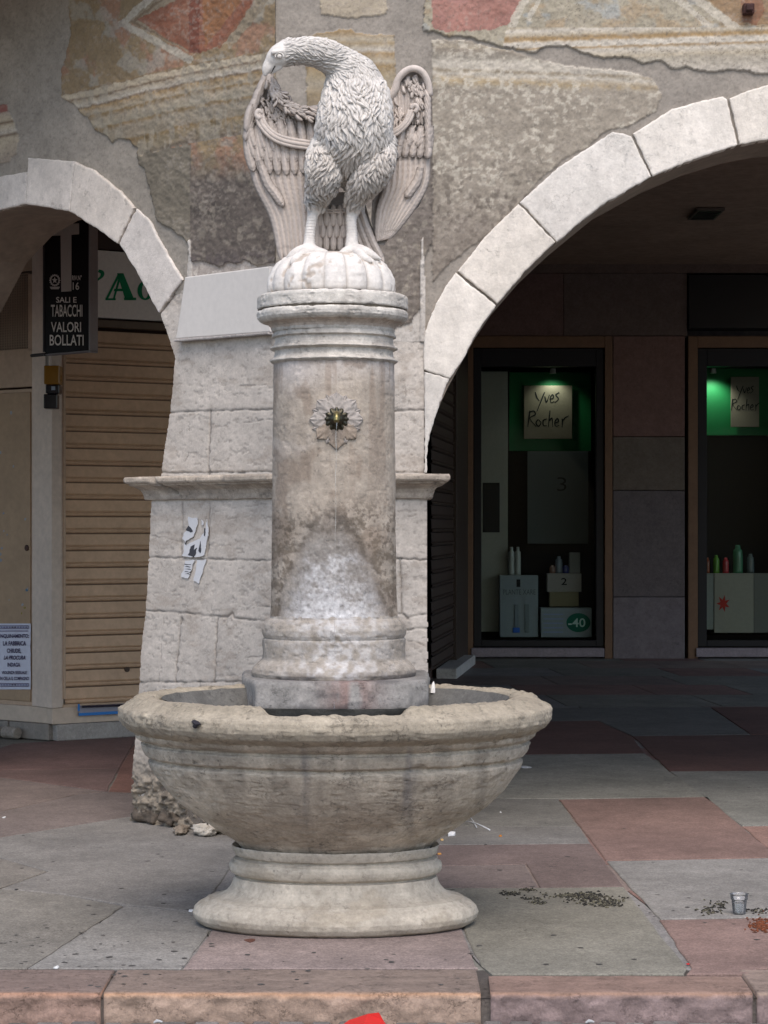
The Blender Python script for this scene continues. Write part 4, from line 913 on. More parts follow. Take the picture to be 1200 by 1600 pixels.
tubeprod(802, 855, 899.5, 5, C(160, 164, 160), 'left of two pale tubes standing on the box marked 1'); tubeprod(812, 855, 899.5, 5, C(160, 164, 160), 'right of two pale tubes standing on the box marked 1')
tubeprod(877, 870, 896.5, 6, C(110, 120, 130), 'rounded grey jar on the box marked 2', name='cream_jar', cat='jar'); tubeprod(867, 884, 896.5, 5, C(130, 100, 90), 'small brown jar at the left end of the box marked 2', name='cream_jar', cat='jar'); tubeprod(888, 884, 896.5, 5, C(60, 66, 120), 'small blue jar between the grey jar and the white carton', name='cream_jar', cat='jar')
board('white_carton', 'plain white carton standing on the box marked 2', 'carton', [(894, 864, 911, 896.5, -.48, -.38, C(130, 130, 128))])
board('display_plinth', 'pale display block with a red flower print in the right shop window', 'display block', [(1120, 897, 1182, 990, -.5, -.2, C(150, 144, 130)), (1183, 897, 1250, 990, -.5, -.22, C(110, 108, 100))], lets=[lambda m: put_poly(m, BK, [(1134+(11 if k % 2 else 5)*math.cos(a), 944+(14 if k % 2 else 6)*math.sin(a)) for k, a in enumerate(np.linspace(0, 2*math.pi, 15)[:-1])], -.197, C(170, 40, 24))])
board('display_plinth', 'narrow pale display block at the left of the right shop window', 'display block', [(1105, 897, 1119, 985, -.5, -.21, C(140, 142, 134))])
for i, (x, y0, r, c_, nm) in enumerate(((1112, 872, 4, C(120, 60, 40), 'rust coloured'), (1126, 868, 5, C(90, 140, 50), 'green'), (1141, 872, 5, C(170, 50, 60), 'red'), (1160, 852, 8, C(70, 120, 90), 'tall dark green'), (1180, 866, 6, C(90, 100, 100), 'grey'))):
    tubeprod(x, y0, 896.5, r, c_, nm+' bottle on the display blocks of the right shop window', -.35, 'bottle', 'bottle')
for x, e, c_, lab in ((868, 5., (.35, 1, .5), 'left'), (1122, 14., (.5, 1, .6), 'right')):
    p_ = BK.at(x, 580, -.40)
    mb = MB(); V, Fc, _ = lathe([(.001, p_[2]+.06), (.035, p_[2]+.06), (.04, p_[2]), (.001, p_[2]+.001)], (p_[0], p_[1]), 16, .03); mb.add(V, Fc, C(180, 180, 176)); tag(mb.build('spot_lamp', M['gloss']), 'small ceiling spot lamp lit in the %s shop window' % lab, 'lamp')
    L_ = bpy.data.lights.new('spot', 'SPOT'); L_.energy = e; L_.spot_size = R(125); L_.spot_blend = .8; L_.shadow_soft_size = .04; L_.color = (.95, 1, .9)
    lo = bpy.data.objects.new('spot', L_); COL.objects.link(lo); lo.location = (p_[0], p_[1]-.0, p_[2]-.03); lo.rotation_euler = (R(18), 0, 0)
mb = MB(); cz = 4.775; D_ = (cz-EYE)*F/(HZ-332); X_ = (1103-600)*D_/F  # rectangular vent with dark slots under the arcade ceiling, not a lamp
mb.add(*bevel_box((X_-.14, D_-.35, cz-.03), (.28, 0, 0), (0, .7, 0), (0, 0, .03), .005), C(90, 80, 72))
for k in range(5): mb.add(*bevel_box((X_-.11, D_-.28+.12*k, cz-.036), (.22, 0, 0), (0, .07, 0), (0, 0, .01), .001), C(24, 20, 18))
tag(mb.build('ceiling_vent', M['paint']), 'small rectangular slotted vent in the arcade ceiling', 'vent')

# ------------------------------------------------------------------ the fountain
FX, FY = (524.5-600)*8.82/F, 8.82
CX, CY = (521.7-600)*9.45/F, 9.45; SC = 9.45/F
ft = thing('fountain', 'old pale stone drinking fountain with round column rising from an oval basin', 'fountain', (FX, FY, 0))
zy = lambda y, D=8.82: EYE-(y-HZ)*D/F
def stone_lathe(name, prof, cen, k, amp, fine, base, mt, sd, extra=None, parent=ft, nseg=320, step=.005, cracks=0):
    def disp(TH, Z, Rr):
        a = np.sin(TH)*Rr; b = np.cos(TH)*Rr
        d = amp*fbm(a*9, b*9, Z*12, 4, sd)+fine*fbm(a*45, b*45, Z*60, 3, sd+1)
        pit = sm(.22, .38, fbm(a*26, b*26, Z*38, 3, sd+2)); d = d-fine*1.6*pit
        if cracks:
            cr = np.exp(-(fbm(a*7, b*7, Z*16, 3, sd+3)/.016)**2)*sm(-.1, .15, fbm(a*4, b*4, Z*5, 2, sd+4)); d = d-cracks*cr
        return d
    V, Fc, (th, z, r, dp) = lathe(prof, cen, nseg, step, k, disp)
    a = np.sin(th)*r; b = np.cos(th)*r
    c = np.asarray(base)*(1+.26*fbm(a*8, b*8, z*8, 4, sd+5)+.14*fbm(a*40, b*40, z*55, 3, sd+6)+dp*22)[:, None]
    if extra: c = extra(c, th, z, r, a)
    return mk(name, V, Fc, M[mt], parent, np.clip(c, .01, .85))
px_m = 386.
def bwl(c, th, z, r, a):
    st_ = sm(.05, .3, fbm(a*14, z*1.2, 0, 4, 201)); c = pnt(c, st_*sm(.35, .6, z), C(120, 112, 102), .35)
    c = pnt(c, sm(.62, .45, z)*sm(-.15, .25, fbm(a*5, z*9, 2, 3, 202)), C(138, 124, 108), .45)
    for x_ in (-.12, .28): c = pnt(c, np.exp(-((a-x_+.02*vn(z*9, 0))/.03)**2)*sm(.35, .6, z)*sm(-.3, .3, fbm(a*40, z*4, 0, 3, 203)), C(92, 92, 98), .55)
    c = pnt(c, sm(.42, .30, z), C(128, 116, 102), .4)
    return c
kb_ = lambda z: np.interp(z, [0, .2, .34, .75, .80, 1.], [.62, .64, .70, .80, .86, .86])
W_ = lambda lst: [(r/px_m, zy(y)) for r, y in lst]
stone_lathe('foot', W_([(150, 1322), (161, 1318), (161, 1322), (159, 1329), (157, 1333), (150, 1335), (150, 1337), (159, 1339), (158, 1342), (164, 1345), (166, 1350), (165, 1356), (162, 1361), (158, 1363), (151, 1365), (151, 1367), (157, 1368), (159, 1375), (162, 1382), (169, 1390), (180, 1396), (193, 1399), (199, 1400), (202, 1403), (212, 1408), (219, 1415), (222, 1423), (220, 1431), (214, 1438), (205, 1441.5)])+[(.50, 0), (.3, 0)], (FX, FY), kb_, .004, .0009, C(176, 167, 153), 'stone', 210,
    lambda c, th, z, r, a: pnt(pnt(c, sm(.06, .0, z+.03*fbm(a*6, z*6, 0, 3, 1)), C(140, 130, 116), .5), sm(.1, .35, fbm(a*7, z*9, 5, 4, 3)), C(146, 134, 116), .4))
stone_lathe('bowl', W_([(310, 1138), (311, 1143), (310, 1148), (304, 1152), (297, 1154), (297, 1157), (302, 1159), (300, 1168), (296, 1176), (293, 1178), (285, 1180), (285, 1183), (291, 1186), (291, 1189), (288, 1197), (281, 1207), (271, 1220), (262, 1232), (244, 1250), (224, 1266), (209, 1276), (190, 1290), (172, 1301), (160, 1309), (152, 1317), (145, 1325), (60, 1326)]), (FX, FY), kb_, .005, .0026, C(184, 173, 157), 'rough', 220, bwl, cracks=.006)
def rimc(c, th, z, r, a):
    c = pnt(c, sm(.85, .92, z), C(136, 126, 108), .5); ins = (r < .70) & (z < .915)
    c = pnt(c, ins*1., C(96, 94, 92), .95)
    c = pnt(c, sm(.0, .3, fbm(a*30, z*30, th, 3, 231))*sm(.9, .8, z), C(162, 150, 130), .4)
    return c
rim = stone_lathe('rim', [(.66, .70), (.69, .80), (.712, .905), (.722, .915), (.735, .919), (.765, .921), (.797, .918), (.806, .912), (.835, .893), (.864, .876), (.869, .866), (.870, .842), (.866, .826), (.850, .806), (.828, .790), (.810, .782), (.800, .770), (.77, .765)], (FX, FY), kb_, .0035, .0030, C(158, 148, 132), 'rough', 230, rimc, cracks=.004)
# dip worn in the front inner lip
me = rim.data; co = np.empty(len(me.vertices)*3); me.vertices.foreach_get('co', co); co = co.reshape(-1, 3)
rr = np.hypot(co[:, 0], co[:, 1]/.86); ff = (co[:, 1] < 0)
xw = co[:, 0]-.012
dip = sm(.285, .235, np.abs(xw))*ff*sm(.835, .79, rr)*(co[:, 2] > .83)
co[:, 2] -= .034*dip; co[:, 1] -= .02*dip*(rr < .74); me.vertices.foreach_set('co', co.ravel()); me.update()
# inside of the basin and water
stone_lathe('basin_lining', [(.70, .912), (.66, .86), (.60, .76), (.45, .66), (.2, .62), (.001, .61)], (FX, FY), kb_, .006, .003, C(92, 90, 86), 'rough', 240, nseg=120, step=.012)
V, Fc, _ = lathe([(.001, .80), (.3, .80), (.635, .80)], (FX, FY), 80, .05, lambda z: .86+0*z); mb = MB(); mb.add(V, Fc, C(60, 66, 70))
tag(mb.build('water_pool', M['water'], smooth=True), 'dark shallow water lying inside the stone basin of the fountain', 'water')
# plinth under the column: lobed block standing in the back of the basin
mb = MB(); out = []
x_ = lambda px, D: (px-600)*D/F
pl_pts = [(x_(378, 9.42), 9.42), (x_(392, 9.20), 9.20), (x_(400, 9.10), 9.09), (x_(470, 9.05), 9.05), (x_(582, 9.05), 9.05), (x_(640, 9.08), 9.08), (x_(668, 9.16), 9.17), (x_(672, 9.40), 9.40), (x_(668, 9.8), 9.8), (x_(380, 9.8), 9.8)]
pp = resample(pl_pts+[pl_pts[0]], .012)[:-1]; zz = resample([(0, .62), (0, .94), (.006, .950), (.02, .956)], .012)
cen = np.array([CX, 9.45]); Vv = []; cc = []
for a_, b_ in pp:
    for i_, (ins, z) in enumerate(zz):
        v = np.array([a_, b_]); dv = cen-v; v = v+dv/np.linalg.norm(dv)*ins; n_ = fbm(a_*16, b_*16, z*16, 4, 250)
        v = v-dv/np.linalg.norm(dv)*(.010*n_); Vv.append((v[0], v[1], z))
        c_ = C(128, 125, 121)*(1+.4*n_); 
        pxx = 600+F*v[0]/v[1]; m_ = math.exp(-((pxx-548)/40)**2)*sm(-.2, .2, float(fbm(a_*24, z*9, 0, 4, 251))+.1); c_ = c_*(1-.6*m_)+C(112, 76, 68)*.6*m_; m3 = sm(.0, .25, float(fbm(a_*9, z*30, 3, 4, 252))); c_ = c_*(1-.5*m3)+C(62, 60, 62)*.5*m3
        wet = sm(.87, .82, z+.02*n_); c_ = c_*(1-.6*wet); cc.append(c_)
k_ = len(Vv); nz_ = len(zz); Fc = gridf(len(pp), nz_, True); Fc.append(tuple(i*nz_+nz_-1 for i in range(len(pp))))
mb.add(Vv, Fc, np.array(cc)); mb.build('plinth', M['rough'], ft, True)
# rubble pedestal behind, carrying the plinth down to the ground
mb = MB(); q = [(CX-.30, 9.35), (CX+.30, 9.35), (CX+.30, 9.78), (CX-.30, 9.78)]
pz = MB(); prism(q, 0, .93, C(140, 130, 118)); pz.build('pedestal', M['rough'], ft)
cz_ = lambda y: EYE+(HZ-y)*SC
K = lambda lst: [(r*SC, cz_(y)) for r, y in lst]
def basec(c, th, z, r, a):
    y = HZ-(z-EYE)/SC; fr = np.exp(-((a-.02)/.22)**2)*(np.cos(th) > 0)
    c = pnt(c, fr*sm(-.5, .5, fbm(a*40, z*40, 0, 4, 262)), C(192, 191, 192), .62)
    c = pnt(c, sm(1040, 1056, y)*sm(-.2, .2, fbm(a*9, z*20, 0, 3, 263)), C(66, 60, 62), .8)
    c = pnt(c, np.exp(-((a-.09)/.12)**2)*sm(1053, 1058, y), C(110, 50, 44), .7); return c
one = lambda z: 1.+0*z
stone_lathe('column_base', K([(99, 960), (100, 965), (102, 966), (105, 968), (110, 974), (112.5, 982), (112, 990), (110, 994), (108.5, 996), (111.5, 997.5), (112, 1001), (111.5, 1015), (111.5, 1026), (112.5, 1029), (115, 1031), (121, 1036), (127, 1043), (129, 1049), (127.5, 1055), (123, 1058.5), (100, 1059)]), (CX, CY), one, .004, .0022, C(142, 134, 124), 'stone', 260, basec, step=.004)
def shaftc(c, th, z, r, a):
    y = HZ-(z-EYE)/SC; n = fbm(a*7, z*3, 0, 4, 271); n2 = fbm(a*26, z*26, 0, 4, 272)
    c = pnt(c, sm(640, 570, y+40*n+300*(a-.0)**2*0), C(182, 174, 168), .8)
    c = pnt(c, sm(.0, .3, fbm(a*24, z*1.6, 0, 4, 273))*sm(900, 600, y), C(128, 112, 98), .5)
    c = pnt(c, sm(.06, .3, fbm(a*9, z*6, 3, 4, 274)), C(118, 102, 88), .55)
    c = pnt(c, sm(.08, .34, fbm(a*6, z*10, 9, 4, 275))*sm(760, 680, y), C(190, 180, 172), .3)
    # limescale splash fan where the jet hits
    n3 = fbm(a*90, z*90, 0, 3, 276)
    up = 818+(np.abs(a-.005)/.245)**2.4*140+30*n+20*n2
    fan = sm(-34, 46, y-up+16*n2)*(np.cos(th) > 0)
    fan = fan*np.exp(-.9*(a/.225)**4)
    c = pnt(c, fan, C(124, 120, 116)*(1+.5*n3[:, None]), .8)
    c = pnt(c, fan*sm(835, 985, y+80*n2+40*n3-(np.abs(a)/.2)**2*30), C(196, 195, 196)*(1+.3*n3[:, None]), .8)
    ring = np.exp(-((y-up+4)/14)**2)*sm(-.2, .2, n2)*(np.cos(th) > 0); c = pnt(c, ring, C(76, 70, 65), .75); c = pnt(c, sm(760, 820, y+20*n)*sm(.02, .2, n3+.5*n2)*(1-fan), C(84, 74, 64), .6)
    c = pnt(c, sm(780, 850, y+30*n)*(1-fan)*sm(-.2, .2, n2), C(110, 98, 84), .5)
    return c
stone_lathe('column_shaft', K([(94, 566), (94.2, 572), (95.5, 700), (97, 850), (98.5, 950), (99.5, 962)]), (CX, CY), one, .0030, .0011, C(158, 147, 134), 'stone', 270, shaftc, nseg=420, step=.0045)
def capc(c, th, z, r, a):
    y = HZ-(z-EYE)/SC
    c = pnt(c, ((r < 108*SC) & (y < 516) & (y > 486))*1., C(160, 134, 112), .5)
    c = pnt(c, sm(.05, .3, fbm(a*16, z*8, 0, 4, 281)), C(150, 142, 134), .4); return c
stone_lathe('column_neck', K([(92, 500), (94, 503), (95, 518), (94, 521), (96.5, 525), (97, 528), (92.5, 530), (92.5, 534), (93, 539), (95, 542), (99.6, 545), (99.4, 546.5), (92.5, 549.5), (92.5, 553), (93, 558), (95, 561), (99.8, 564.5), (99.6, 566), (94, 569.5), (90, 569.5)]), (CX, CY), one, .0022, .0022, C(190, 183, 173), 'stone', 280, capc, step=.0025)
stone_lathe('capital', K([(40, 462.5), (113, 463), (116.5, 465), (117.5, 468), (117.5, 483), (116.5, 485), (107, 485), (107, 487.6), (116, 487.6), (118, 490), (118.5, 494), (117.5, 499), (114, 503), (110, 505), (106, 506), (101, 508.5), (97, 512), (95.5, 517), (94, 520), (90, 520)]), (CX-.006, CY), one, .003, .0022, C(196, 190, 181), 'stone', 285, capc, step=.003)
# rosette carved round the spout
RO = np.array([(526-600), 655.]); RSH = 96*SC
def cyl(u, v, o):            # u right, v up (metres) on the shaft front around the rosette centre
    xc = (526-600)*9.19/F-CX; th = (xc+u)/RSH; zc = EYE+(HZ-655)*9.19/F
    return np.stack([CX+(RSH+o)*np.sin(th), CY-(RSH+o)*np.cos(th), zc+v], -1)
s9 = 9.19/F; mb = MB()
for layer, (n_, rad, wd, o0, ph) in enumerate(((8, 48, 23, .004, math.pi/8), (8, 44, 31, .010, 0))):
    for i in range(n_):
        a0 = 2*math.pi*i/n_+ph+math.pi/2; ln = rad*(1.12 if (layer == 1 and i == 4) else 1.)*(1 if layer else (.88))
        nu, nv = 22, 15; U, Vn = np.meshgrid(np.linspace(0, 1, nu), np.linspace(-1, 1, nv), indexing='ij')
        lob = .74+.26*np.abs(np.cos(U*math.pi*2.6)); wv = wd*.5*np.sin(np.clip(U*.93+.05, 0, 1)*math.pi)**.7*lob*np.where(U > .72, ((1-U)/.28)**.8, 1)
        rr_ = (10+(ln-10)*U)*s9; tt = Vn*wv*s9
        h = o0*sm(0, .12, U)*(1-.25*np.abs(Vn))+.0035*np.exp(-(Vn/.12)**2)+.0018*np.cos((np.abs(Vn)*3-U*5)*math.pi)*(np.abs(Vn) > .12)
        h = h*sm(1.0, .82, np.abs(Vn))*sm(1., .93, U)-.002*(np.abs(Vn) > .98)
        u = rr_*math.cos(a0)-tt*math.sin(a0); v = rr_*math.sin(a0)+tt*math.cos(a0)
        mb.add(cyl(u, v, h).reshape(-1, 3), gridf(nu, nv), C(158, 150, 143) if i not in (3, 4, 5) or not layer else C(146, 132, 118))
ros = mb.build('rosette', M['stone'], ft, True)
mb = MB()   # bronze boss with gadroons
th = np.linspace(0, 2*math.pi, 73)[:-1]; Vv = []; pr = [(18.5, -.002), (18.5, .006), (17, .012), (14, .016), (11, .016), (10, .022), (8.5, .034), (5, .042), (.1, .044)]
for t in th:
    for r_, o_ in pr:
        r2 = r_*(1+.07*math.cos(12*t)*(r_ > 11)); Vv.append(cyl(np.array(r2*s9*math.cos(t)), np.array(r2*s9*math.sin(t)), np.array(o_+.002*math.cos(12*t)*(10 < r_ < 18))))
mb.add(np.array(Vv), gridf(72, len(pr), True), C(74, 70, 58)); mb.build('spout_boss', M['brass'], ft, True)
sp0 = cyl(np.array(0.), np.array(.012), np.array(.03)); pts = spline([sp0, sp0+[0, -.035, .006], sp0+[0, -.065, -.004], sp0+[0, -.075, -.028]], 12)
V, Fc = tube(pts, np.linspace(.016, .0115, len(pts)), 14, flatdir=(1, 0, 0)); mb = MB(); mb.add(V, Fc, C(126, 116, 78)); mb.build('spout', M['brass'], ft, True)
e0 = pts[-1]; u = np.linspace(0, 1, 30); zz = e0[2]-(e0[2]-.80)*u**1.6
st3 = np.stack([e0[0]-.008*u+.0015*np.sin(u*30), e0[1]+0*u-.02*np.sqrt(u)*0-.03*u, zz], -1); V, Fc = tube(st3, .0011-.0003*u+.0005*np.sin(u*40), 8)
mb = MB(); mb.add(V, Fc, C(200, 210, 220)); tag(mb.build('water_jet', M['jet'], smooth=True), 'thin thread of water falling from the bronze spout into the basin', 'water')
# small white chip lying on the rim beside the plinth
p_ = P(676, 1075, 9.3); mb = MB(); V, Fc = tube(np.array([p_+[0, 0, -.02], p_+[.001, 0, 0], p_+[.003, 0, .018], p_+[.004, 0, .028]]), [.012, .011, .006, .002], 7); mb.add(V, Fc, C(210, 206, 200)); tag(mb.build('paper_scrap', M['flat']), 'white crumpled scrap on the back of the basin by the column plinth', 'litter')
# dark lead plug in the rim
p_ = np.array([-.705, 8.20, .858]); th_ = np.linspace(0, 2*math.pi, 13)[:-1]; rr_ = .014*(1+.3*np.sin(th_*3+1)+.2*np.cos(th_*5))
V = [p_+[0, -.016, 0]]+[p_+[a_*math.cos(t), -.006, a_*math.sin(t)] for a_, t in zip(rr_, th_)]+[p_+[a_*1.1*math.cos(t), .03, a_*1.1*math.sin(t)] for a_, t in zip(rr_, th_)]
mb = MB(); mb.add(V, [(0, 1+k, 1+(k+1) % 12) for k in range(12)]+[(1+k, 13+k, 13+(k+1) % 12, 1+(k+1) % 12) for k in range(12)], C(44, 42, 48)); mb.build('lead_plug', M['rough'], ft)

# ------------------------------------------------------------------ the eagle
ED = 9.45
eg = thing('eagle_statue', 'white marble eagle with curved neck pecking its raised wing on top of the column', 'statue', (CX, CY, cz_(462)))
MW = C(208, 202, 195); WC = C(180, 169, 160)
# gadrooned cushion
th = np.linspace(0, 2*math.pi, 360, endpoint=False); pr = resample([(99, 461), (100.5, 456), (101, 448), (99, 436), (94, 424), (86, 413), (74, 404), (55, 399), (30, 396), (1, 395)], 2.)
NL = 17
TH, RR = np.meshgrid(th, pr[:, 0], indexing='ij'); YY = np.broadcast_to(pr[:, 1], RR.shape)
ph = (TH*NL/(2*math.pi)+.25) % 1.; lobe = np.abs(np.sin(ph*math.pi))**.55
am = sm(20, 60, RR)
nn = fbm(np.sin(TH)*RR/9, np.cos(TH)*RR/9, YY/9, 4, 300); dmg = np.clip(fbm(np.sin(TH)*RR/16, np.cos(TH)*RR/16, YY/16, 3, 301)-.12, 0, 1)
R2 = RR*(1-.075*(1-lobe)*am)+1.0*nn-6*dmg*(YY > 405); R2 = R2*SC
V = np.stack([CX-.012+R2*np.sin(TH), CY-R2*np.cos(TH), cz_(YY)-.006*dmg], -1)
cc = MW*(.97+.14*nn)[..., None]; cc = pnt(cc, (1-sm(.0, .5, lobe))*am, C(130, 122, 114), .6); cc = pnt(cc, sm(.02, .2, dmg), C(160, 144, 128), .7)
cc = pnt(cc, np.exp(-((YY-461)/2.5)**2), C(110, 102, 96), .6)
mk('cushion', V.reshape(-1, 3), gridf(360, len(pr), True), M['marble'], eg, np.clip(cc.reshape(-1, 3), 0, .85))
def E(x, y, d=0.): return P(x, y, ED+d)
# body as one remeshed surface
bm = bmesh.new()
def ball(c, r, sc_=(1, 1, 1)):
    m = bmesh.ops.create_icosphere(bm, subdivisions=3, radius=1)
    for v in m['verts']: v.co = Vector((v.co[0]*r*sc_[0]+c[0], v.co[1]*r*sc_[1]+c[1], v.co[2]*r*sc_[2]+c[2]))
CH = []
def chain(pts, rad, n=26, sc_=(1, 1, 1)):
    q = spline([np.r_[E(*p), r*SC] for p, r in zip(pts, rad)], n)
    for a in q: ball(a[:3], a[3], sc_)
    CH.append(q)
# torso and neck (x, y, depth) with radii in traced units
chain([(550, 268, .04), (551, 252, -.01), (553, 228, -.06), (553, 200, -.08), (556, 165, -.06), (552, 130, -.05), (535, 104, -.07), (508, 86, -.10), (480, 80, -.12), (456, 82, -.13), (441, 88, -.135)],
      [25, 38, 53, 57, 52, 42, 28, 23, 20.5, 18.5, 16.5], 60)
chain([(582, 140, .0), (588, 170, .02), (585, 210, .03)], [18, 24, 26], 14)
chain([(524, 205, .0), (516, 235, .0)], [24, 22], 8)
# legs: thigh, shank
chain([(517, 228, -.05), (508, 255, -.10), (505, 282, -.11), (496, 308, -.06), (491, 327, -.04)], [27, 28, 24, 16, 12], 26)
chain([(491, 325, -.04), (487, 345, -.05), (484, 368, -.06), (483, 386, -.07)], [10, 8.5, 8.5, 10], 16)
chain([(588, 228, -.04), (586, 255, -.10), (573, 280, -.11), (558, 306, -.07), (552, 328, -.03)], [28, 28, 24, 16, 12], 26)
chain([(552, 326, -.03), (549, 345, -.04), (550, 368, -.05), (550, 388, -.06)], [10, 8.5, 9, 11], 16)
def toe(pts): chain(pts, [8.5, 8, 7.5, 7, 3][:len(pts)] if len(pts) == 5 else [8.5, 8, 7, 3], 14)
for tp in ([(483, 388, -.07), (468, 392, -.10), (456, 400, -.11), (448, 406, -.10)], [(483, 388, -.07), (472, 398, -.14), (461, 406, -.17), (455, 412, -.18)], [(483, 388, -.07), (496, 393, -.10), (508, 397, -.10), (514, 401, -.09)],
           [(550, 388, -.06), (566, 391, -.09), (580, 398, -.11), (594, 405, -.11)], [(550, 388, -.06), (562, 396, -.13), (570, 404, -.16), (580, 409, -.17)], [(550, 388, -.06), (540, 394, -.10), (532, 400, -.11), (527, 405, -.11)]): toe(tp)
# head, brow and beak
chain([(452, 80, -.13), (438, 86, -.135), (429, 92, -.14)], [19, 18, 14], 10)
chain([(428, 94, -.14), (421, 101, -.145), (416, 109, -.15), (414, 118, -.15)], [11.5, 10, 7, 2.6], 12, (1, .75, 1))
chain([(435, 104, -.14), (429, 109, -.14), (424, 115, -.14)], [6.5, 4.8, 2.2], 8, (1, .75, 1))
chain([(444, 66, -.12), (438, 69, -.13)], [5, 4], 4)
chain([(427, 82, -.19), (440, 80, -.185)], [4.2, 3.5], 5)
me = bpy.data.meshes.new('tmp'); bm.to_mesh(me); bm.free(); ob = bpy.data.objects.new('tmp', me); COL.objects.link(ob)
md = ob.modifiers.new('r', 'REMESH'); md.mode = 'VOXEL'; md.voxel_size = .0055; ms_ = ob.modifiers.new('s', 'SMOOTH'); ms_.iterations = 5; ms_.factor = .5
dg = bpy.context.evaluated_depsgraph_get(); m2 = bpy.data.meshes.new_from_object(ob.evaluated_get(dg))
nv = len(m2.vertices); BV = np.empty(nv*3); m2.vertices.foreach_get('co', BV); BV = BV.reshape(-1, 3)
BN = np.empty(nv*3); m2.vertices.foreach_get('normal', BN); BN = BN.reshape(-1, 3); BF = [tuple(p.vertices) for p in m2.polygons]
bpy.data.objects.remove(ob)
bx = 600+F*BV[:, 0]/BV[:, 1]; by = HZ-F*(BV[:, 2]-EYE)/BV[:, 1]
BVd = BV+BN*(.0016*fbm(BV[:, 0]*60, BV[:, 1]*60, BV[:, 2]*40, 3, 310))[:, None]
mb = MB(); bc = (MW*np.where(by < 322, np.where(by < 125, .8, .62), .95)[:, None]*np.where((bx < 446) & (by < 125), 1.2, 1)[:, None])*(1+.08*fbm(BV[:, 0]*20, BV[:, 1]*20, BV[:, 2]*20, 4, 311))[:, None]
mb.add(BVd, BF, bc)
# feather tufts, laid along the flow of the body
spine = np.concatenate([CH[0][::-1], ]) ; legs = [CH[3], CH[5]]
feath = np.where(((by < 322) & ~((bx < 446) & (by > 60)) ))[0]
area = rng.permutation(feath)
placed = []; cell = {}
def okp(p, rmin):
    k = tuple((p/rmin).astype(int))
    for a in (-1, 0, 1):
        for b in (-1, 0, 1):
            for c_ in (-1, 0, 1):
                for q in cell.get((k[0]+a, k[1]+b, k[2]+c_), ()):
                    if np.linalg.norm(q-p) < rmin: return False
    cell.setdefault(k, []).append(p); return True
for i in area[:26000]:
    p, nrm_ = BV[i], BN[i]
    if nrm_[1] > .55: continue
    if okp(p, .0145 if by[i] > 125 else .012): placed.append(i)
tu = np.linspace(0, 1, 7); tv = np.array([-1, -.5, 0, .5, 1.])
def tuft(p, nrm_, fl, L_, wd, lift, curl, c_):
    fl = fl-nrm_*(fl@nrm_); fl /= np.linalg.norm(fl)+1e-9; s_ = np.cross(nrm_, fl)
    U, Vv_ = np.meshgrid(tu, tv, indexing='ij')
    wv = wd*.5*np.sin(np.clip(.18+U*.82, 0, 1)*math.pi)**.8
    bend = curl*U**2*L_
    h = lift*np.sin(np.clip(U*1.15, 0, 1)*math.pi*.62)*(1-.85*Vv_**2)-.0015+.0012*np.cos(Vv_*6)*(U > .15)
    q = p+fl*((U-.35)*L_)[..., None]+s_*(Vv_*wv+bend)[..., None]+nrm_*h[..., None]
    sh = (.70+.34*np.clip(h/max(lift, 1e-4), 0, 1))[..., None]; mb.add(q.reshape(-1, 3), gridf(7, 5), (c_*sh).reshape(-1, 3))
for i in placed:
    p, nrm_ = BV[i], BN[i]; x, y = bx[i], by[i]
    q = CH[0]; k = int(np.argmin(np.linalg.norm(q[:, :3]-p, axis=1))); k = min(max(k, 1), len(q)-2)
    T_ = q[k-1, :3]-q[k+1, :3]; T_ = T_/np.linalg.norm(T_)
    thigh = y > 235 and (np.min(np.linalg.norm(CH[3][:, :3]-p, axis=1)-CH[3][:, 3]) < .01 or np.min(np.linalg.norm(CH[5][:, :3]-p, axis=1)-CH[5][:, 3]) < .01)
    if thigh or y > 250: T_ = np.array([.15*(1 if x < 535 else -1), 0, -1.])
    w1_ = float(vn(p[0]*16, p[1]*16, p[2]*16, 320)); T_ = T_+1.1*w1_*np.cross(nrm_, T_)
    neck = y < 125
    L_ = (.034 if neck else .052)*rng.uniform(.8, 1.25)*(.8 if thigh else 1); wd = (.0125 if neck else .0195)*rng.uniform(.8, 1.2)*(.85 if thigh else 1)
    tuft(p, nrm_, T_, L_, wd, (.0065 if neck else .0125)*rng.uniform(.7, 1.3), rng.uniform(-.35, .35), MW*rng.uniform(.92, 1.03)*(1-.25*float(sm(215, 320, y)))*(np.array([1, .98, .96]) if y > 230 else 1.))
# scaly rings on the shanks, talons, the eye
for q in (CH[4], CH[6]):
    for j in range(1, len(q)-1, 1):
        V, Fc = tube([q[j][:3]+[0, 0, .0012], q[j][:3]-[0, 0, .0012]], q[j][3]*1.03, 14); mb.add(V, Fc, MW*.97)
ec = E(436.5, 88, -.187); 
def sph(c_, r, col, sc_=(1, 1, 1), n=12):
    U, W2 = np.meshgrid(np.linspace(0, 2*math.pi, n*2, endpoint=False), np.linspace(-math.pi/2, math.pi/2, n), indexing='ij')
    V = np.stack([c_[0]+r*sc_[0]*np.cos(U)*np.cos(W2), c_[1]+r*sc_[1]*np.sin(U)*np.cos(W2), c_[2]+r*sc_[2]*np.sin(W2)], -1)
    mb.add(V.reshape(-1, 3), gridf(n*2, n, True), col)
sph(ec, .0105, MW*.9, (1, .7, .9)); 
V, Fc = tube(np.array([ec+[.017*math.cos(a), -.004, .014*math.sin(a)] for a in np.linspace(-.4, 3.6, 14)]), .003, 6); mb.add(V, Fc, MW*.95)
V, Fc = tube(np.array([E(430, 103, -.158), E(427, 108, -.165), E(424, 114, -.166)]), [.002, .003, .001], 6); mb.add(V, Fc, C(40, 36, 34))
mb.build('body', M['marble'], eg, True)

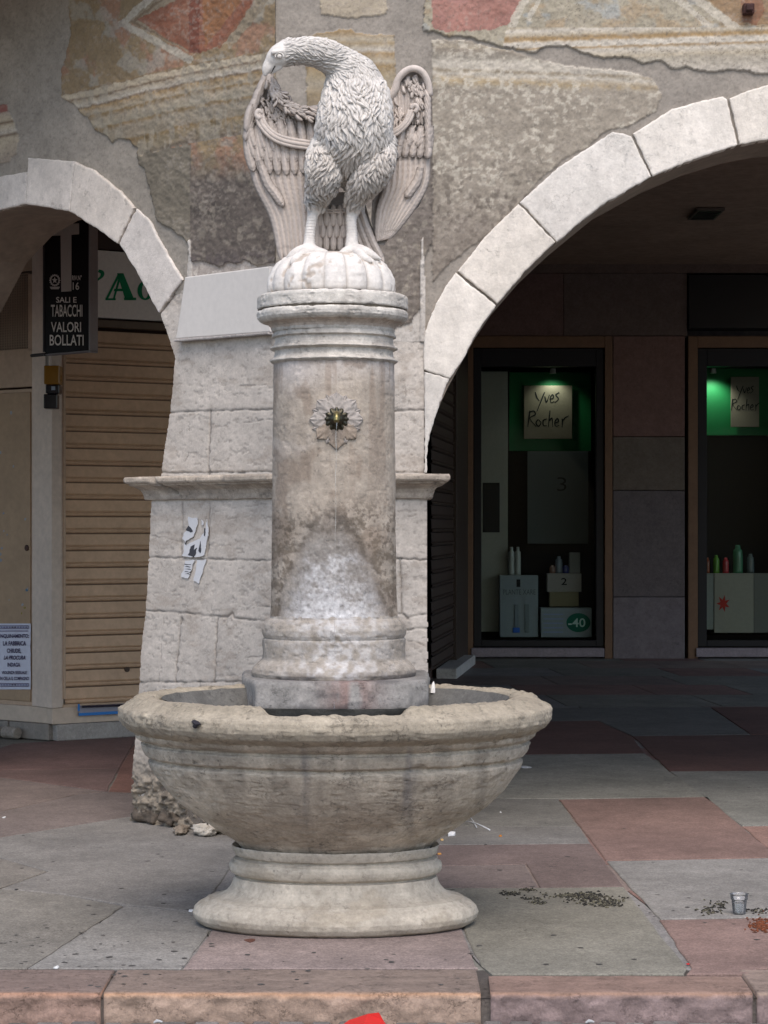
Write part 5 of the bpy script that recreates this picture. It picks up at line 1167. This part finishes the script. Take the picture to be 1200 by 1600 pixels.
# ---- wings
def feather(mb, pts, wd, barbs=True, lift=.012, tipround=True, n=96, m=11, c_=None, dd=0.):
    q = spline([np.array(p, float) for p in pts], n); n2 = len(q)
    T_ = np.gradient(q[:, :2], axis=0); T_ /= np.linalg.norm(T_, axis=1)[:, None]+1e-9; N_ = np.stack([-T_[:, 1], T_[:, 0]], -1)
    u = np.linspace(0, 1, n2); wv = wd*.5*(.75+.25*np.sin(u*math.pi))*np.where(u > .86, np.sqrt(np.clip(1-((u-.86)/.14)**2, 0, 1)), 1)
    vv = np.linspace(-1, 1, m); U, VV = np.meshgrid(u, vv, indexing='ij')
    x = q[:, None, 0]+N_[:, None, 0]*wv[:, None]*VV; y = q[:, None, 1]+N_[:, None, 1]*wv[:, None]*VV
    ln = np.sum(np.linalg.norm(np.diff(q[:, :2], axis=0), axis=1))
    h = lift*(1-.75*np.abs(VV)**1.6)+.0040*np.exp(-(VV/.16)**2)
    if barbs: h = h+.0009*np.sin((U*ln/5.4+np.abs(VV)*1.5)*2*math.pi*.62)*np.clip(1-np.exp(-(VV/.25)**2), 0, 1)
    h = h*np.where(U > .9, .75, 1)-.012*(np.abs(VV) > .99)
    d = q[:, None, 2]-h+dd
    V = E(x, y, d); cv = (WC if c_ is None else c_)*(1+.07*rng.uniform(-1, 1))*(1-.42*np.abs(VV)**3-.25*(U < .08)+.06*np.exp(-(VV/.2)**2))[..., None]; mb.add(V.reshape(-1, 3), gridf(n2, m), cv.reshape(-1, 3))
def backing(mb, poly, d0, th_, dfun=None):
    pts = resample(list(poly)+[poly[0]], 6)[:-1]; n = len(pts)
    V = np.concatenate([E(pts[:, 0], pts[:, 1], d0), E(pts[:, 0], pts[:, 1], d0+th_)])
    tri = mgeo.tessellate_polygon([[Vector((a, b, 0)) for a, b in pts]]); Fc = [tuple(t) for t in tri]+[tuple(n+i for i in t)[::-1] for t in tri]+[(i, (i+1) % n, n+(i+1) % n, n+i) for i in range(n)]
    mb.add(V, Fc, WC*.8)
def tufts_px(mb, pts, n, wd, spread, ln, dirf):
    q = spline([np.array(p, float) for p in pts], 40)
    for k in range(n):
        i = rng.integers(1, len(q)-1); p = q[i]+np.array([rng.normal(0, spread), rng.normal(0, spread), 0]); a = dirf(p)+rng.normal(0, .35)
        e = [np.array([p[0]+t*ln*math.cos(a+.5*(t-.5)*rng.uniform(-1, 1)), p[1]+t*ln*math.sin(a), p[2]-.010*math.sin(t*2.4)]) for t in (0, .33, .66, 1)]
        feather(mb, e, wd*rng.uniform(.8, 1.2), False, .006, n=9, m=5)
# left wing
W1 = MB()
backing(W1, [(419, 108), (408, 124), (398, 140), (390, 162), (386, 190), (385, 215), (387, 240), (395, 262), (405, 282), (418, 305), (428, 335), (436, 370), (441, 404), (450, 412), (500, 412), (500, 172), (470, 172), (448, 164), (434, 146), (427, 120)], .03, .05)
backing(W1, [(416, 124), (402, 145), (393, 170), (390, 232), (498, 236), (498, 176), (470, 178), (446, 170), (430, 150)], .012, .03)
for k in range(11):
    feather(W1, [(400+9*k, 176-24*max(0, 1-k/3.)+2*k*0, .006), (398+9*k, 195, .0), (397+9*k, 222, .002)], 11, True, .007, n=24, m=9)
for k in range(9):
    s_ = k/8.; x0 = 391+s_*100; x2 = 441+s_*52
    feather(W1, [(x0, 232+6*s_, .015), (x0+10*(1-s_)+2, 285, .015-.004*k*0), (x0+(x2-x0)*.75, 340, .02), (x2, 408-3*math.sin(s_*9), .03)], 15.5, True, .011, dd=-.0015*k)
feather(W1, [(405, 250, .0), (418, 285, .0), (432, 305, .0), (443, 322, .004)], 16, True, .010, dd=-.014)
for r_, (ya, yb, n_, wd, le) in enumerate(((208, 268, 8, 14.5, 1), (196, 248, 8, 13.5, 1), (186, 232, 7, 13, 1))):
    for k in range(n_):
        s_ = k/(n_-1.); x0 = 392+s_*96-(2-r_)*1.5; yy_ = yb-22*max(0, .2-s_)*0+6*math.sin(s_*3)
        feather(W1, [(x0-3, ya, .0), (x0, (ya+yb)/2, -.002), (x0+5*(1-s_)+2, yy_, .004)], wd*1.1, True, .012, n=40, dd=-.008-.006*r_)
# outer leading edge feathers
for k in range(7):
    t = k/6.; x0 = 414-26*math.sin(t*1.5); y0 = 116+t*80
    feather(W1, [(x0+6, y0-6, -.01), (x0, y0+8, -.012), (x0-2-3*t, y0+24, -.008)], 14, False, .012, n=12, dd=-.012)
feather(W1, [(394, 162, -.01), (388, 182, -.014), (385, 206, -.012)], 13, True, .012, n=16, dd=-.02)
tufts_px(W1, [(455, 190, -.005), (440, 185, -.005), (425, 165, -.005), (412, 175, -.005)], 90, 6, 12, 14, lambda p: 1.1)
V, Fc = tube(spline([E(421, 114, -.02), E(424, 136, -.03), E(437, 158, -.03), (E(456, 171, -.03)), E(480, 176, -.02), E(500, 174, -.01)], 30), np.interp(np.linspace(0, 1, 31), [0, .3, 1], [6*SC, 8*SC, 11*SC]), 14); W1.add(V, Fc, WC*1.1)
tufts_px(W1, [(422, 120, -.045), (428, 142, -.055), (442, 160, -.055), (466, 172, -.055), (492, 176, -.05)], 80, 7, 3, 15, lambda p: .55 if p[0] > 436 else 1.1)
for o_, r_ in ((0, 3.4), (5.4, 2.6), (-5.2, 2.6)):
    V, Fc = tube(spline([E(405+o_*.9, 178, -.045), E(411+o_*.9, 196-o_*.2, -.048), E(428+o_*.4, 213-o_*.8, -.048), E(452, 222-o_, -.046), E(490, 228-o_, -.04)], 32), r_*SC*1.15, 10); W1.add(V, Fc, WC*1.08)
V, Fc = tube(spline([E(410, 177, -.045), E(404, 173, -.05), E(401, 180, -.05), E(407, 186, -.052)], 12), 4*SC, 10); W1.add(V, Fc, WC*1.08)
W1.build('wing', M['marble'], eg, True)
# right wing
W2 = MB()
backing(W2, [(606, 150), (618, 138), (622, 122), (634, 109), (648, 105), (662, 110), (671, 126), (675, 150), (676, 200), (672, 250), (669, 292), (655, 322), (636, 340), (614, 364), (600, 384), (588, 380), (580, 345), (585, 230)], .04, .05)
backing(W2, [(612, 200), (616, 150), (624, 128), (636, 114), (650, 110), (664, 120), (672, 150), (672, 236), (640, 240), (612, 236)], .012, .04)
for k in range(10):
    t = k/9.; feather(W2, [(612+5*k, 140-14*math.sin(t*3), .004), (614+5*k, 165-8*math.sin(t*3), .0), (613+5.2*k, 196, .002)], 9, True, .007, n=24, m=9)
for k in range(8):
    s_ = k/7.
    feather(W2, [(667-s_*60, 236+4*s_, .02), (663-s_*58, 285+8*s_, .02), (642-s_*48, 325+4*s_, .024), (606-s_*16, 374+4*s_, .03)], 14.5, True, .011, dd=-.0015*k)
feather(W2, [(657, 262, .01), (652, 282, .008), (640, 300, .008), (634, 308, .01)], 15, True, .010, dd=-.012)
for r_, (ya, yb, n_, wd) in enumerate(((205, 249, 6, 13), (196, 232, 5, 12.5))):
    for k in range(n_):
        s_ = k/(n_-1.); x0 = 612+s_*58
        feather(W2, [(x0+3, ya, .01), (x0, (ya+yb)/2, .006), (x0-3, yb-3*math.sin(s_*3), .01)], wd*1.1, True, .012, n=40, dd=-.008-.006*r_)
for k in range(9):
    t = k/8.; feather(W2, [(664+3*t, 140+t*84, .0), (668+2*t, 150+t*86, -.004), (670-2*t, 162+t*86, .0)], 11, False, .012, n=10, dd=-.01)
V, Fc = tube(spline([E(603, 158, -.0), E(616, 142, -.01), (E(622, 124, -.02)), E(634, 111, -.03), E(648, 107, -.035), E(661, 114, -.03), E(669, 130, -.02), E(672, 150, -.01)], 34), np.interp(np.linspace(0, 1, 36), [0, .2, .5, .8, 1], [7*SC, 5.5*SC, 5.5*SC, 5*SC, 2.5*SC])[:len(spline([(0, 0, 0)]*8, 34))], 14); W2.add(V, Fc, WC*1.15)
tufts_px(W2, [(640, 125, -.005), (650, 135, -.005), (655, 160, -.005), (648, 180, .0)], 60, 7, 7, 13, lambda p: 1.4)
tufts_px(W2, [(614, 165, .0), (622, 180, .0), (616, 195, .0)], 22, 7, 7, 17, lambda p: 1.7)
tufts_px(W2, [(648, 200, .0), (655, 208, .0), (650, 214, .0)], 16, 8, 5, 16, lambda p: 2.0)
for o_, r_ in ((0, 3.), (4.6, 2.3), (-4.4, 2.3)):
    V, Fc = tube(spline([E(606, 211+o_, -.035), E(622, 204+o_, -.035), (E(636+o_*.5, 190+o_*.6, -.035)), E(644+o_, 172, -.03)], 24), r_*SC*1.15, 10); W2.add(V, Fc, WC*1.08)
V, Fc = tube(spline([E(642, 170, -.03), E(648, 164, -.035), E(652, 169, -.035), E(648, 176, -.035)], 12), 3.6*SC, 10); W2.add(V, Fc, WC*1.08)
W2.build('wing', M['marble'], eg, True)
# tail
TL = MB()
backing(TL, [(496, 300), (566, 300), (578, 345), (592, 380), (602, 408), (596, 414), (480, 412), (492, 360)], .05, .05)
for k in range(4):
    feather(TL, [(562-9*k, 322, .04), (572-10*k, 352, .04), (584-11*k, 380, .038), (600-13*k, 411, .035)], 13, True, .013, dd=-.004*(4-k))
for r_, yb in enumerate((392, 372, 354)):
    for k in range(5):
        x0 = 499+k*11+(r_ % 2)*5; feather(TL, [(x0, yb-34, .04), (x0, yb-16, .038), (x0, yb, .04)], 12, True, .011, n=16, dd=-.006-.007*r_)
for o_ in (0, 4): 
    V, Fc = tube(spline([E(500, 326+o_, .01), E(520, 328+o_, .01), E(545, 326+o_, .01)], 12), 1.9*SC, 8); TL.add(V, Fc, WC)
TL.build('tail', M['marble'], eg, True)

# ------------------------------------------------------------------ litter on the ground
def G(x, y, z=0.): D = (EYE-z)*F/(y-HZ); return np.array([(x-600)*D/F, D, z])
p_ = G(1155, 1428); h = .082; r0 = .026
V, Fc, _ = lathe([(.001, .0025), (r0, .002), (r0+.006, h*.72), (r0+.009, h*.74), (r0+.011, h), (r0+.0135, h+.002), (r0+.010, h), (r0+.008, h*.76), (r0+.004, h*.7), (r0-.002, .005), (.001, .005)], p_[:2], 36, .006)
mb = MB(); mb.add(V, Fc, C(220, 224, 230)); cup = tag(mb.build('plastic_cup', M['clear'], smooth=True), 'clear plastic cup standing on the grey paving at the right', 'cup')
V, Fc, _ = lathe([(.001, .045), (r0+.001, .045), (r0-.004, .007), (.001, .007)], p_[:2], 28, .01); mb = MB(); mb.add(V, Fc, C(200, 210, 220)); mb.build('water', M['water'], cup, True)
def seeds(cl_, n, name_lab, c1, flat_=1.):
    mb = MB()
    for k in range(n):
        x, y, sx, sy = cl_[rng.integers(len(cl_))]; q = G(x+rng.normal(0, sx), y+rng.normal(0, sy)); a = rng.uniform(0, 3.14); l = rng.uniform(.004, .010)
        dx = np.array([math.cos(a)*l, math.sin(a)*l, 0]); V, Fc = tube([q-dx+[0, 0, .002], q+[0, 0, .004], q+dx+[0, 0, .002]], [.001, .0034, .001], 5); mb.add(V, Fc, c1[rng.integers(len(c1))])
    o = mb.build('spilled_seeds', M['paving']); o['kind'] = 'stuff'; tag(o, name_lab, 'seed husks')
DK = [C(44, 42, 38), C(30, 28, 26), C(70, 66, 56), C(96, 92, 76)]
seeds([(935, 1407, 22, 4), (945, 1412, 14, 3), (920, 1402, 10, 3), (890, 1400, 16, 1.5)], 520, 'dark husks spilled on the grey slab in front of the red slab', DK)
seeds([(1110, 1424, 9, 3), (1125, 1414, 9, 4), (1185, 1424, 12, 2.5)], 130, 'dark husks scattered beside the plastic cup', DK)
seeds([(798, 1397, 9, 1.5), (825, 1391, 6, 1), (840, 1411, 7, 1.5), (828, 1404, 14, 1)], 170, 'thin line of dark husks near the fountain foot', DK)
seeds([(1190, 1447, 10, 6)], 160, 'rust brown stain of husks at the right frame edge', [C(110, 60, 36), C(90, 50, 30)])
def strip(pts, wd, c_, name, lab, cat='litter', z=.006, group=None, hump=0.):
    q = spline([np.r_[G(*p), 0] for p in pts], 16)[:, :3]; q[:, 2] = z+hump*np.sin(np.linspace(0, 3.14, len(q)))
    V, Fc = tube(q, wd, 6, .3); mb = MB(); mb.add(V, Fc, c_); return tag(mb.build(name, M['flat'], smooth=True), lab, cat, group)
strip([(724, 1284), (738, 1292), (752, 1297), (766, 1299)], .0035, C(200, 204, 210), 'plastic_ribbon', 'thin white plastic ribbon on the grey paving right of the bowl', hump=.02)
strip([(726, 1283), (735, 1283), (745, 1295)], .003, C(190, 194, 200), 'plastic_ribbon', 'shorter loop of white ribbon beside the longer ribbon', hump=.012)
def blob(x, y, r, c_, name, lab, cat='litter', h=.008, group=None):
    q = G(x, y); n = 9; V = [q+[0, 0, h]]; 
    for k in range(n): a = 2*math.pi*k/n; rr_ = r*random.uniform(.6, 1.3); V.append(q+[rr_*math.cos(a), 1.6*rr_*math.sin(a), random.uniform(.001, h)])
    for k in range(n): V.append(np.array([V[k+1][0], V[k+1][1], 0.0005]))
    mb = MB(); mb.add(V, [(0, k+1, (k+1) % n+1) for k in range(n)]+[(k+1, n+k+1, n+(k+1) % n+1, (k+1) % n+1) for k in range(n)], c_); return tag(mb.build(name, M['flat']), lab, cat, group)
blob(705, 1305, .026, C(206, 206, 206), 'paper_scrap', 'white crumpled paper scrap under the right side of the bowl', h=.02)
blob(782, 1307, .009, C(170, 110, 50), 'cigarette_butt', 'orange cigarette butt alone on the grey slab right of the ribbon')
blob(691, 1313, .010, C(190, 160, 110), 'cigarette_butt', 'pale cigarette butt touching the fountain neck, upper of two')
blob(687, 1335, .010, C(180, 130, 70), 'cigarette_butt', 'tan cigarette butt by the fountain neck, lower of two')
blob(821, 1199, .045, C(196, 196, 196), 'paper_scrap', 'white paper scrap in the shade right of the bowl', h=.006)
blob(782, 1270, .006, C(200, 200, 200), 'paper_scrap', 'tiny white speck on the grey paving above the ribbon')
blob(731, 1442, .010, C(190, 190, 188), 'paper_scrap', 'tiny white speck beside the right end of the fountain foot')
blob(300, 1424, .012, C(210, 210, 210), 'paper_scrap', 'small white scrap at the left end of the fountain foot')
blob(88, 1513, .010, C(200, 200, 198), 'paper_scrap', 'tiny white speck on the left kerb joint')
blob(7, 1278, .010, C(200, 200, 198), 'paper_scrap', 'small white speck on the brown paving at the left frame edge')
blob(390, 1470, .022, C(92, 58, 48), 'gum_stain', 'reddish brown stuck lump in front of the fountain foot', h=.003)
blob(1075, 1507, .007, C(170, 30, 30), 'red_crumb', 'tiny red crumb at the corner of the grey slab', h=.004)
# stuck gum and dirt spots on the slabs
mb = MB()
for k in range(170):
    x, y = random.choice([(random.uniform(0, 340), random.uniform(1290, 1510)), (random.uniform(700, 1200), random.uniform(1190, 1510)), (random.uniform(0, 750), random.uniform(1470, 1545))]); q = G(x, y); r_ = random.uniform(.004, .014); n = 8
    if (q[0]-FX)**2+((q[1]-FY)/.62)**2 < .36: continue
    V = [q+[0, 0, .0022]]+[q+[r_*random.uniform(.6, 1.3)*math.cos(2*math.pi*j/n), r_*random.uniform(.6, 1.3)*math.sin(2*math.pi*j/n), .0012] for j in range(n)]
    mb.add(V, [(0, j+1, (j+1) % n+1) for j in range(n)], C(70, 67, 65)*random.uniform(.7, 1.2))
o = mb.build('gum_spots', M['paving']); o['kind'] = 'stuff'; tag(o, 'dark trodden gum spots dotted over the paving slabs', 'gum')
# red flyer in the gutter
q = [G(533, 1603, -.085), G(545, 1594, -.08), G(575, 1584, -.055), G(592, 1582, -.05), G(600, 1596, -.08), G(612, 1612, -.085), G(560, 1620, -.088)]
q = np.array(q); q2 = q-[0, 0, .002]; n = len(q); mb = MB(); mb.add(np.concatenate([q, q2]), [(0, 1, 6), (1, 2, 6), (2, 3, 4), (2, 4, 6), (4, 5, 6), (7, 13, 8), (8, 13, 9), (9, 11, 10), (9, 13, 11), (11, 13, 12)], C(186, 40, 36)); tag(mb.build('red_flyer', M['flat']), 'bright red crumpled flyer in the gutter below the fountain', 'litter')
for x, lab in ((922, 'white scrap in the gutter below the right kerb stone'), (247, 'white scrap in the gutter below the left kerb joint')):
    q = G(x, 1598, -.09); mb = MB(); V, Fc = tube([q-[.015, 0, 0], q+[-.004, 0, .006], q+[.004, .004, .004], q+[.014, .005, .001]], [.003, .006, .005, .003], 7); mb.add(V, Fc, C(170, 170, 170)); tag(mb.build('paper_scrap', M['flat']), lab, 'litter')
# broken rubble stones at the foot of the pier
def rock(x, y, rx, rz, c_, lab, sd):
    q = G(x, y); U, W3 = np.meshgrid(np.linspace(0, 2*math.pi, 32, endpoint=False), np.linspace(-1.5, 1.5, 16), indexing='ij')
    n_ = 1+.7*fbm(np.cos(U)*2, np.sin(U)*2, W3*2, 4, sd); V = np.stack([q[0]+rx*n_*np.cos(U)*np.cos(W3), q[1]+.1+.1*n_*np.sin(U)*np.cos(W3), rz*.75+rz*n_*np.sin(W3)], -1)
    mb = MB(); mb.add(V.reshape(-1, 3), gridf(32, 16, True), c_); tag(mb.build('rubble_stone', M['rough'], smooth=True), lab, 'stone')
rock(240, 1288, .11, .055, C(86, 77, 68), 'dark lumpy stone at the left corner of the pier foot', 401)
rock(276, 1294, .09, .06, C(92, 82, 72), 'middle lumpy brown stone at the pier foot left of the fountain', 402)
rock(280, 1306, .035, .022, C(130, 118, 104), 'small flat stone in front of the lumpy pier foot stones', 403)
rock(322, 1308, .07, .03, C(176, 168, 156), 'pale flat stone at the pier foot touching the bowl shadow', 404)
